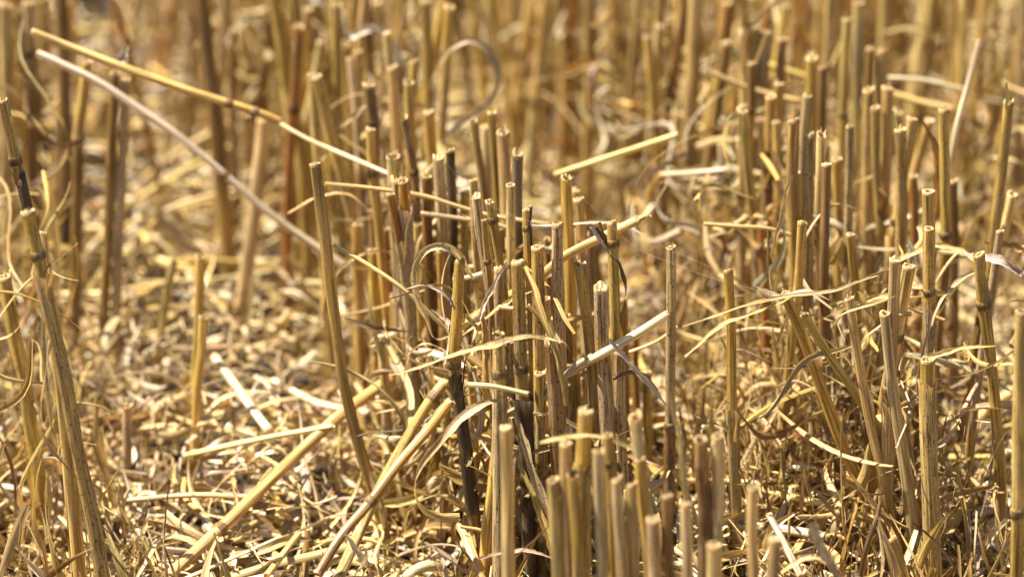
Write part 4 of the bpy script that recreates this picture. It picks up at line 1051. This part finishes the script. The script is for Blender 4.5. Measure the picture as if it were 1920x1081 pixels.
# hanging shreds and swirled strands round the feet of the right clump
for n, tm, ts, lm, bd in ((480, 1.38, .2, -2.85, .10), (460, .45, .45, -2.75, .24)):
    y = rng.normal(1.435, .035, n); x = .122 + rng.normal(0, .024, n) - .24 * (y - 1.44)
    az = rng.uniform(0, 6.28, n); tilt = rng.normal(tm, ts, n) * rng.choice((-1, 1), n)
    ln = rng.lognormal(lm, .35, n); z = np.where(tm > 1, ln * .5 * rng.uniform(.5, 1.5, n), .006 + np.abs(rng.normal(0, .034, n)))
    strips(mb, n, x, y, z, az, tilt, ln, .0006 + .0030 * rng.uniform(0, 1, n) ** 2.5, 14, 4, .35, bd, colours(n, np.array([.04, .15, .12, .08, .01, .22, .10, .23, .03, .02])), rng.uniform(.3, .9, n), twist=4)
# thin blades hooked across the upper parts of the stalks
n = 620
y = rng.uniform(1.36, 1.95, n); x = row_x(rng.integers(-1, 3, n), y) + rng.normal(0, .034, n)
strips(mb, n, x, y, rng.uniform(.045, .140, n), rng.uniform(0, 6.28, n), rng.normal(0, .55, n), rng.lognormal(-2.95, .4, n), .0008 + .0024 * rng.uniform(0, 1, n) ** 2, 14, 4, .35, .20,
       colours(n, np.array([.22, .22, .10, .10, .10, .10, .04, .05, .03, .04])), rng.uniform(.1, .7, n), twist=3)
# torn papery sheath scraps clinging to the stalks
n = 620
y = rng.uniform(1.37, 1.80, n); x = row_x(rng.integers(0, 2, n), y) + rng.normal(.005, .024, n)
strips(mb, n, x, y, rng.uniform(.02, .125, n), rng.uniform(0, 6.28, n), rng.normal(0, .9, n), rng.lognormal(-3.75, .4, n), rng.uniform(.0012, .0050, n), 13, 5, .5, .20,
       colours(n, np.array([.25, .20, .05, .04, .18, .12, .03, .04, .04, .05])), rng.uniform(.1, .8, n), twist=5)
# paler scraps of leaf and husk caught between the stalks of the middle clump
n = 380
y = rng.uniform(1.37, 1.47, n); x = row_x(0, y) + rng.normal(.012, .026, n)
strips(mb, n, x, y, rng.uniform(.008, .085, n), rng.uniform(0, 6.28, n), rng.normal(0, .8, n), rng.lognormal(-3.55, .4, n), rng.uniform(.0012, .0052, n), 12, 5, .4, .16,
       colours(n, np.array([.20, .18, .08, .10, .10, .12, .05, .06, .05, .06])), rng.uniform(.1, .8, n), twist=3)
o = mb.build('withered_leaves', M_LEAF)
o['kind'] = 'stuff'; o['label'] = "withered brown leaf shreds tangled round the feet of the stalks"

# larger loose straws lying on the litter, each one its own
spots = []
x, y, z = field_points(900, .5)
for i in range(len(x)):
    px, py = proj((x[i], y[i], heap(x[i], y[i]) + .004))
    if 20 < px < 1900 and 20 < py < 1060:
        spots.append((px, py, x[i], y[i]))
bins = {}
for px, py, x0, y0 in spots:
    if len(bins) and sum(len(v) for v in bins.values()) >= N_LOOSE:
        break
    k = (x0 - float(row_x(0, y0))) / .165
    if abs(k - round(k)) < .22:
        continue
    where = ("in the left litter hollow" if px < 700 and py > 330 else "far back at the upper left" if px < 700 else "far behind the middle clump" if px < 1080 and py < 400
             else "in the middle gap" if px < 1420 else "far behind the right clump" if py < 420 else "on the bright right litter")
    az = rnd.uniform(0, math.pi)
    lie = "lying level" if math.sin(az) < .45 else "slanting rightward" if math.cos(az) > 0 else "slanting leftward"
    tn = rnd.choices(['pale', 'tan', 'white', 'gold', 'yellow', 'grey'], (5, 4, 4, 3, 2, 2))[0]
    bins.setdefault((tn, where, lie), []).append((px, x0, y0, az))
LOOK2 = {'pale': 'pale', 'tan': 'tan', 'white': 'white', 'gold': 'golden', 'yellow': 'yellow', 'grey': 'grey'}
for (tn, where, lie), items in sorted(bins.items()):
    items.sort()
    for i, (px, x0, y0, az) in enumerate(items):
        ln, r = rnd.uniform(.025, .070), rnd.uniform(.0009, .0017)
        z0 = float(heap(x0, y0)) + rnd.uniform(.001, .007)
        tl = rnd.gauss(0, .16)
        e = np.array((math.cos(az) * math.cos(tl), math.sin(az) * math.cos(tl), math.sin(tl)))
        p = np.array((x0, y0, z0 + abs(math.sin(tl)) * ln * .4))
        Q = smooth([p - e * ln / 2, p + np.array((rnd.gauss(0, .003), rnd.gauss(0, .003), rnd.gauss(0, .0025))), p + e * ln / 2], 9)
        c = tone(tn)
        lab = (f"only blurred {LOOK2[tn]} straw piece {lie} {where}" if len(items) == 1 else f"{WORDS[i]} from left of blurred {LOOK2[tn]} straws {lie} {where}")
        root = tag(empty('straw_piece', p), lab, 'straw', "loose straws on the litter")
        mb = MB(); tube(mb, Q, np.full(9, r), tint(c, 9, .3), 10, ref=(0, 0, 1), flat=rnd.uniform(.6, .95), jag=rng.uniform(-1, 1, 11) * r * .8)
        mb.build('straw_tube', M_LITTER, root, p)
